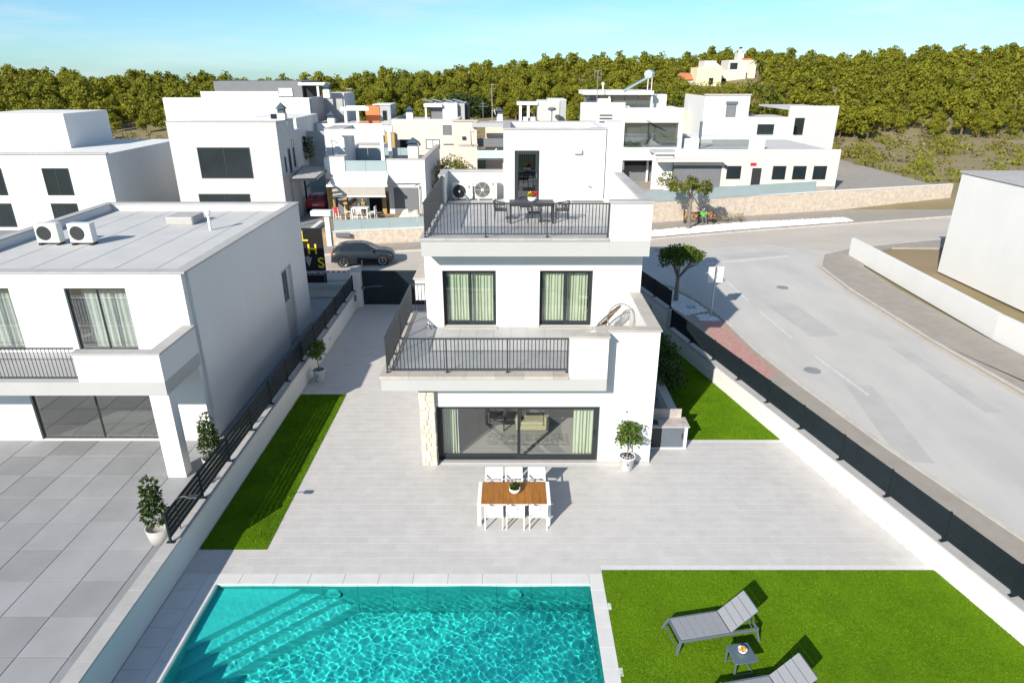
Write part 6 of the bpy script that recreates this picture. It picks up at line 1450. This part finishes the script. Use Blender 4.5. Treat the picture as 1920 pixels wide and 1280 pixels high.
# ------------------------------------------------------------------ people (small, in the distance)
def person(label, joints, radii, edges, m_body, head, m_vest=None, legs=None):
    """joints: dict name->pos; grown as one skinned surface"""
    names = list(joints); me = bpy.data.meshes.new('person'); me.from_pydata([joints[n] for n in names], [(names.index(a),names.index(b)) for a,b in edges], [])
    o = bpy.data.objects.new('person', me); COL.objects.link(o)
    sk = o.modifiers.new('skin','SKIN'); ss = o.modifiers.new('sub','SUBSURF'); ss.levels = 1; ss.render_levels = 1
    for i,n in enumerate(names):
        me.skin_vertices[0].data[i].radius = (radii[n],radii[n]); me.skin_vertices[0].data[i].use_root = (i == 0)
    me.materials.append(M[m_body]); tag(o, label, 'person'); return o
E_HUM = [('pel','ch'),('ch','nk'),('nk','hd'),('ch','shl'),('shl','ell'),('ell','hal'),('ch','shr'),('shr','elr'),('elr','har'),('pel','hil'),('hil','knl'),('knl','anl'),('anl','tol'),('pel','hir'),('hir','knr'),('knr','anr'),('anr','tor')]
RAD = dict(pel=.15,ch=.16,nk=.06,hd=.08,shl=.07,shr=.07,ell=.05,elr=.05,hal=.04,har=.04,hil=.10,hir=.10,knl=.065,knr=.065,anl=.045,anr=.045,tol=.04,tor=.04)
def human(label, base, pts, m_legs, m_top, vest_scale=1.12):
    J = {k:(base[0]+p[0],base[1]+p[1],base[2]+p[2]) for k,p in pts.items()}
    o = person(label, J, RAD, E_HUM, m_legs, None)
    # jacket over the torso and arms
    def sub(name, es, m, k):
        ns = [];
        for a,b in es:
            for q in (a,b):
                if q not in ns: ns.append(q)
        me = bpy.data.meshes.new(name); me.from_pydata([J[n] for n in ns],[(ns.index(a),ns.index(b)) for a,b in es],[])
        c = bpy.data.objects.new(name, me); COL.objects.link(c); c.parent = o
        c.modifiers.new('skin','SKIN'); s_ = c.modifiers.new('sub','SUBSURF'); s_.levels = 1; s_.render_levels = 1
        for i,n in enumerate(ns): me.skin_vertices[0].data[i].radius = (RAD[n]*k,RAD[n]*k); me.skin_vertices[0].data[i].use_root = (i == 0)
        me.materials.append(M[m])
    sub('jacket',[('pel','ch'),('ch','shl'),('shl','ell'),('ch','shr'),('shr','elr')],m_top,vest_scale)
    def ball(name, p, r, m, sq):
        me = MB().ball(p,r,12,9,sq).mesh(name,(0,0,0),True); me.materials.append(M[m]); c = bpy.data.objects.new(name,me); COL.objects.link(c); c.parent = o
    h = J['hd']; ball('head',(h[0],h[1],h[2]+.06),.115,'skin',(.85,.95,1.12)); ball('hair',(h[0],h[1]+.02,h[2]+.10),.118,'hair',(.9,.95,.95))
    for q in ('hal','har'): ball('hand',J[q],.05,'skin',(1,1,1.2))
    return o
sit = dict(pel=(0,0,.50),ch=(0,-.06,.92),nk=(0,-.10,1.10),hd=(0,-.14,1.22),shl=(-.19,-.07,1.0),shr=(.19,-.07,1.0),ell=(-.24,-.2,.76),elr=(.24,-.2,.76),hal=(-.12,-.42,.66),har=(.12,-.42,.66),hil=(-.10,-.03,.48),hir=(.10,-.03,.48),knl=(-.12,-.45,.50),knr=(.14,-.45,.50),anl=(-.12,-.50,.09),anr=(.20,-.66,.09),tol=(-.12,-.64,.04),tor=(.22,-.82,.04))
human('person in a bright green vest sitting on the street bench', (16.55,56.72,.05), sit, 'trousers', 'hivis', 1.16)
sit2 = {k:(p[0],p[1],p[2]+.24) for k,p in sit.items()}
sit2['anl'] = (-.12,-.42,.30); sit2['anr'] = (.14,-.42,.30); sit2['tol'] = (-.12,-.56,.26); sit2['tor'] = (.14,-.56,.26)
bar_chair('tall white chair under the awning, occupied by the person in black', -12.25, 54.35, math.pi)
human('person in a black jumper sitting at the white table under the awning', (-12.25,54.35,1.02), sit2, 'khaki', 'jumper', 1.08)

# ------------------------------------------------------------------ planters and pots in front of the garage wing
pl = T('planter', 'white planter with a spindly yellow-green plant before the grey garage', 'planter', (15.0,63.9,1.35)); pl.part('box', MB().cbox(14.6,63.6,1.35,15.3,64.2,2.1,.03), M['plastic'])
v,f = leaf_cloud([(14.7,63.9,2.9,.6,.5,.5),(15.3,63.9,2.6,.5,.5,.5),(14.3,63.9,2.5,.4,.4,.3)],260,.3,41,aspect=.3); pl.link('foliage', np_mesh('foliage', v-np.array((15.0,63.9,1.35)), f, M['leafyel'])); pl.part('stem', MB().tube([(14.95,63.9,2.1),(14.9,63.9,2.8)],.03), M['bark'])
pl = T('planter', 'white square planter with a bare twiggy shrub next to the spindly plant', 'planter', (16.0,63.9,1.35)); pl.part('box', MB().cbox(15.6,63.6,1.35,16.2,64.2,1.95,.03), M['plastic'])
mb = MB(); rg = random.Random(2)
for i in range(14): a = rg.uniform(0,6.28); mb.tube([(15.9,63.9,1.95),(15.9+.3*math.cos(a),63.9+.3*math.sin(a),2.5),(15.9+.55*math.cos(a),63.9+.55*math.sin(a),3.0+rg.uniform(-.3,.3))],[.02,.012,.006],4)
pl.part('twigs', mb, M['bark'])
solo('intercom_post', MB().cbox(14.75,62.0,1.35,15.15,62.3,2.5,.02), M['cordgrey'], 'grey post standing before the planters', 'post')

RH = T('rear_house', 'cream house beyond the near end of the pool garden, mirrored in the roof door', 'house', (2,-22,0))
slab(RH,'wall','yellowwall',-9,-30,0,13,-18,6.4); slab(RH,'coping','coping',-9.1,-30.1,6.4,13.1,-17.9,6.5)
for x in (-7,-2,3,8):
    RH.part('window', MB().box(x,-18,3.4,x+2,-17.95,5.4), M['windark']); RH.part('window', MB().box(x,-18,.4,x+2,-17.95,2.6), M['windark'])
solo('rear_garden', MB().box(-12,-17.9,-.1,16,-2,-.02), M['lawn'], kind='structure')
# ------------------------------------------------------------------ street trees
def limb_tree(t, base, h, spread, seed, r0, nl=6, lean=(0,0), fork=.5):
    rg = random.Random(seed); x,y,z = base; mb = MB(); tips = []
    zf = z+h*fork
    mb.tube([(x,y,z),(x+lean[0]*.3,y+lean[1]*.3,z+h*fork*.5),(x+lean[0]*.6,y+lean[1]*.6,zf)],[r0*1.15,r0*.9,r0*.75],9)
    for i in range(nl):
        a = 6.283*i/nl+rg.uniform(-.3,.3); d = spread*rg.uniform(.45,.8)
        p1 = (x+lean[0]*.7+d*.45*math.cos(a), y+lean[1]*.7+d*.45*math.sin(a), zf+h*(1-fork)*.45)
        p2 = (x+lean[0]+d*math.cos(a), y+lean[1]+d*math.sin(a), z+h*rg.uniform(.82,.92))
        mb.tube([(x+lean[0]*.6,y+lean[1]*.6,zf-.06),p1,p2],[r0*.5,r0*.33,r0*.14],6)
        for k_ in range(2):
            b = a+rg.uniform(-.8,.8); mb.tube([p1,(p1[0]+d*.4*math.cos(b),p1[1]+d*.4*math.sin(b),p2[2])],[r0*.22,r0*.08],5)
        tips.append(p2)
    t.part('trunk', mb, M['bark']); return tips
t1 = T('street_tree', 'street tree with a flat umbrella crown and forked trunk in the pebble bed', 'tree', (9.4,35.75,.07))
limb_tree(t1, (9.4,35.75,.07), 2.75, 1.45, 5, .13, 7, fork=.50)
rg = random.Random(9); bl = []
for i in range(34):
    a = rg.uniform(0,6.28); r_ = 1.28*math.sqrt(rg.random()); q = rg.uniform(.22,.36)
    bl.append((9.38+r_*math.cos(a), 35.75+r_*math.sin(a), 2.62+.30*(1-(r_/1.3)**2)+rg.uniform(-.15,.15), q*1.25,q*1.25,q*.85))
v,f = leaf_cloud(bl,5200,.125,51,aspect=.6,shell=.35); t1.link('crown', np_mesh('crown', v-np.array((9.4,35.75,.07)), f, M['leafficus']))
t2 = T('street_tree', 'sparse yellow-green street tree with a pale trunk beside the bench', 'tree', (14.75,54.4,.08))
limb_tree(t2, (14.75,54.4,.08), 4.1, 1.7, 6, .16, 6, fork=.62)
bl = []
for i in range(22):
    a = rg.uniform(0,6.28); r_ = 1.55*math.sqrt(rg.random()); q = rg.uniform(.25,.42)
    bl.append((14.5+r_*math.cos(a)*1.1, 54.4+r_*math.sin(a), 3.45+.55*(1-(r_/1.6)**2)*rg.random()+rg.uniform(-.5,.25), q,q,q*.75))
v,f = leaf_cloud(bl,2300,.17,52,aspect=.6,shell=.3); t2.link('crown', np_mesh('crown', v-np.array((14.75,54.4,.08)), f, M['leafyel']))
# dry shrub behind the bench
db = T('dry_shrub', 'bare twiggy shrub behind the bench, spilling over the pavement', 'shrub', (18.2,57.6,.07)); mb = MB()
for i in range(60):
    x = 17.4+rg.uniform(0,2.8); h_ = rg.uniform(.3,.95); a = rg.uniform(0,6.28); mb.tube([(x,57.5,.07),(x+.2*math.cos(a),57.4+.2*math.sin(a),h_*.7),(x+.45*math.cos(a),57.4+.35*math.sin(a),h_)],[.02,.012,.006],4)
db.part('twigs', mb, M['bark']); v,f = leaf_cloud([(17.6+.28*i,57.3,.45,.3,.3,.35) for i in range(10)],420,.10,53); db.link('leaves', np_mesh('leaves', v-np.array((18.2,57.6,.07)), f, M['scrub']))
# hedge beside the awning house, dark stone pine behind the solar panel house
hd = T('hedge', 'tall yellow-green hedge beside the awning house garage', 'hedge', (-6.4,63,1.2))
v,f = leaf_cloud([(-6.9+rg.uniform(-.2,2.6),60+rg.uniform(0,7),1.6+rg.uniform(0,2.7),.5,.6,.6) for i in range(70)],3600,.22,54); hd.link('foliage', np_mesh('foliage', v-np.array((-6.4,63,1.2)), f, M['leafyel']))
hd.part('trunk', MB().tube([(-6.2,61.5,1.1),(-6.2,61.5,3.5)],.1), M['bark'])
sp = T('stone_pine', 'dense dark round-headed pine behind the solar panel house', 'pine tree', (-6.3,97,2))
bl = [(-6.4+3.2*math.cos(a)*r_, 97+2.6*math.sin(a)*r_, 7.0+1.9*(1-r_*r_)**.5+rg.uniform(-.9,.2),.9,.9,.7) for a,r_ in [(rg.uniform(0,6.28),math.sqrt(rg.random())) for i in range(60)]]
v,f = leaf_cloud(bl,5200,.36,55,aspect=.6,shell=.4); sp.link('crown', np_mesh('crown', v-np.array((-6.3,97,2)), f, M['pinedark'])); sp.part('trunk', MB().tube([(-6.3,97,1.5),(-6.2,97,6.5)],[.3,.2],8), M['pinebark'])

# ------------------------------------------------------------------ the wooded hill: eight kinds of crown, copied as individuals
def pine_proto(i):
    rg = random.Random(100+i); H_ = rg.uniform(5.2,7.6); wd = rg.uniform(2.5,3.5); bl = []
    for k in range(20):
        a = rg.uniform(0,6.28); u = rg.random(); zz = H_*(.22+.70*u); rr = wd*(.85-.55*max(0,u-.45)/.55)*math.sqrt(rg.random())*.8; q = rg.uniform(.6,1.1)
        bl.append((rr*math.cos(a),rr*math.sin(a),zz,q*1.15,q*1.15,q*.8))
    bl.append((0,0,H_*.9,.8,.8,.7)); bl.append((0,0,H_*.65,1.2,1.2,1.0))
    v,f = leaf_cloud(bl,3800,.34,200+i,aspect=.75,shell=.6,tang=.72)
    crown = np_mesh('crown', v, f, M['pine'])
    mb = MB().tube([(0,0,-.6),(rg.uniform(-.2,.2),rg.uniform(-.2,.2),H_*.4),(rg.uniform(-.3,.3),rg.uniform(-.3,.3),H_*.8)],[.2,.14,.06],6)
    for k in range(5):
        a = rg.uniform(0,6.28); z = H_*rg.uniform(.35,.6); mb.tube([(0,0,z),(wd*.6*math.cos(a),wd*.6*math.sin(a),z+.8)],[.08,.03],4)
    trunk = mb.mesh('trunk'); trunk.materials.append(M['pinebark']); return crown, trunk
protos = [pine_proto(i) for i in range(8)]
CAMV = Vector((0,0,12.2))
rg = random.Random(77); spots = []
tries = 0
def blocked(x, y):
    if -35 < x < 42 and y < 104: return True
    if 35 < x < 60 and 156 < y < 176: return True
    if 106 < y <= 158 and y*.245 < x < y*.355: return True
    if -16 < x < 16 and y < 128 and abs(x+2+ (y-105)*.1) < 11: return True          # the open scrub
    return False
while len(spots) < 1700 and tries < 90000:
    tries += 1
    y = 110+98*rg.random()**.85; hw_ = .80*y*.93+14; x = rg.uniform(-hw_, hw_)
    dmin = 2.05
    if y < 125 and rg.random() < .45: continue
    if blocked(x,y) or any((x-a)**2+(y-b)**2 < dmin*dmin for a,b in spots): continue
    spots.append((x,y))
def w1920(x,y):     # how large a tree shows: nearest first, in the middle of the view before the far sides
    return y + (40 if abs(x)/(y*.925) > .36 else 0)
spots.sort(key=lambda s: w1920(*s))
main = spots[:285]; rest = spots[285:]
PL = 'green pine tree in the wood on the hillside behind the houses'
for i,(x,y) in enumerate(main):
    cr_, tk = protos[rg.randrange(8)]; s_ = rg.choice((.42,.5,.56,.62,.68,.76,.92))*rg.uniform(.92,1.08)
    t = T('pine_tree', PL, 'pine tree', (x,y,terr(x,y)-.2), group='pine trees on the wooded hillside', local=True, rz=rg.uniform(0,6.28))
    t.o.scale = (s_*rg.uniform(.9,1.15),s_*rg.uniform(.9,1.15),s_); t.link('crown',cr_); t.link('trunk',tk)
# the rest of the wood, joined
Vs, Fs, o_ = [], [], 0
cache = []
for c_,_ in protos:
    a = np.zeros(len(c_.vertices)*3, np.float32); c_.vertices.foreach_get('co',a); cache.append(a.reshape(-1,4,3))
for (x,y) in rest:
    c_ = cache[rg.randrange(8)]; k_ = c_[::8] if y > 165 else c_[::5]; s_ = rg.choice((.46,.54,.6,.68,.82))*rg.uniform(.92,1.08); a = rg.uniform(0,6.28); ca, sa = math.cos(a)*s_, math.sin(a)*s_
    m_ = k_.mean(axis=1,keepdims=True); q = (m_+(k_-m_)*(1.9 if y > 165 else 1.7)).reshape(-1,3)
    v = np.column_stack([q[:,0]*ca-q[:,1]*sa+x, q[:,0]*sa+q[:,1]*ca+y, q[:,2]*s_+terr(x,y)-.2]); Vs.append(v)
V_ = np.concatenate(Vs); me = np_mesh('far_pine_wood', V_, np.arange(len(V_)).reshape(-1,4), M['pine']); o = bpy.data.objects.new('far_pine_wood', me); COL.objects.link(o); tag(o, kind='stuff')
# dry scrub and undergrowth on the slope
bl = []
for i in range(900):
    y = rg.uniform(88,190); x = rg.uniform(-.75*y,.75*y)
    if (-32 < x < 36 and y < 100) or (35 < x < 60 and 150 < y < 176): continue
    q = rg.uniform(.5,1.2); bl.append((x,y,terr(x,y)+.25*q,q,q,q*.65))
v,f = leaf_cloud(bl,26000,.42,61,aspect=.6,shell=.3); o = bpy.data.objects.new('undergrowth', np_mesh('undergrowth',v,f,M['scrub'])); COL.objects.link(o); tag(o, kind='stuff')
bl = []
for i in range(330):
    y = rg.uniform(108,158); x = y*rg.uniform(.235,.365); q = rg.uniform(.7,1.3); bl.append((x,y,terr(x,y)+.6*q,q*1.2,q*1.2,q))
for i in range(260):
    x = rg.uniform(44,100); y = rg.uniform(72,112); q = rg.uniform(.4,1.1); bl.append((x,y,terr(x,y)+.4*q,q*1.2,q*1.2,q*.8))
v,f = leaf_cloud(bl,30000,.36,62,aspect=.7,shell=.5,tang=.6); o = bpy.data.objects.new('hill_shrubbery', np_mesh('hill_shrubbery',v,f,M['pine'])); COL.objects.link(o); tag(o, kind='stuff')
# yellow-leaved trees below the hill villas, at the right
for i,(x,y,hh,l) in enumerate(((28.5,110,8.2,'yellow-green tree below the pale yellow hill villa, nearest the dark gap in the wood'),(32.5,118,7.6,'yellow-green tree directly below the pale yellow hill villa'),(37.5,116,8.0,'yellow-green tree below the white stepped villa'),(42.0,116,8.6,'yellow-green tree furthest from the wood edge, under the palm'))):
    t = T('yellow_tree', l, 'tree', (x,y,terr(x,y)), group='yellow-green trees below the hill villas')
    bl = [(x+rg.gauss(0,1.9),y+rg.gauss(0,1.2),terr(x,y)+hh*rg.uniform(.2,.85),1.0,1.0,.9) for k in range(22)]
    v,f = leaf_cloud(bl,1500,.5,70+i,aspect=.55,shell=.35); t.link('crown', np_mesh('crown', v-np.array((x,y,terr(x,y))), f, M['leafyel'])); t.part('trunk', MB().tube([(x,y,terr(x,y)-.3),(x+.2,y,terr(x,y)+hh*.6)],[.2,.1],6), M['bark'])
# palm beside the white villa
px_, py_ = 55.5, 160; pz = terr(px_,py_)
p = T('palm_tree', 'palm tree beside the white stepped villa on the hill', 'palm tree', (px_,py_,pz)); p.part('trunk', MB().tube([(px_,py_,pz-.3),(px_+.1,py_,pz+3),(px_,py_,14.2)],[.35,.28,.26],8), M['pinebark'])
for i in range(22):
    a = 6.283*i/22+rg.uniform(-.1,.1); el = rg.uniform(-.1,1.1); L_ = rg.uniform(2.4,3.2); mb = MB(); pts = []
    for k in range(7):
        u = k/6; pts.append((px_+L_*u*math.cos(a)*math.cos(el)*(1-.1*u), py_+L_*u*math.sin(a)*math.cos(el), 14.2+L_*u*math.sin(el)-1.5*u*u))
    for k in range(6):
        p0, p1 = Vector(pts[k]), Vector(pts[k+1]); d = (p1-p0).normalized(); s_ = d.cross(Vector((0,0,1))).normalized(); w0 = .34*math.sin(math.pi*(k+.6)/6.8)
        mb.add([p0, p0+s_*w0+Vector((0,0,-.18)), p1+s_*w0*.9+Vector((0,0,-.16)), p1, p1-s_*w0*.9+Vector((0,0,-.16)), p0-s_*w0+Vector((0,0,-.18))],[(0,3,2,1),(0,5,4,3)])
    p.part('frond', mb, M['leafyel'])
bpy.context.view_layer.update()
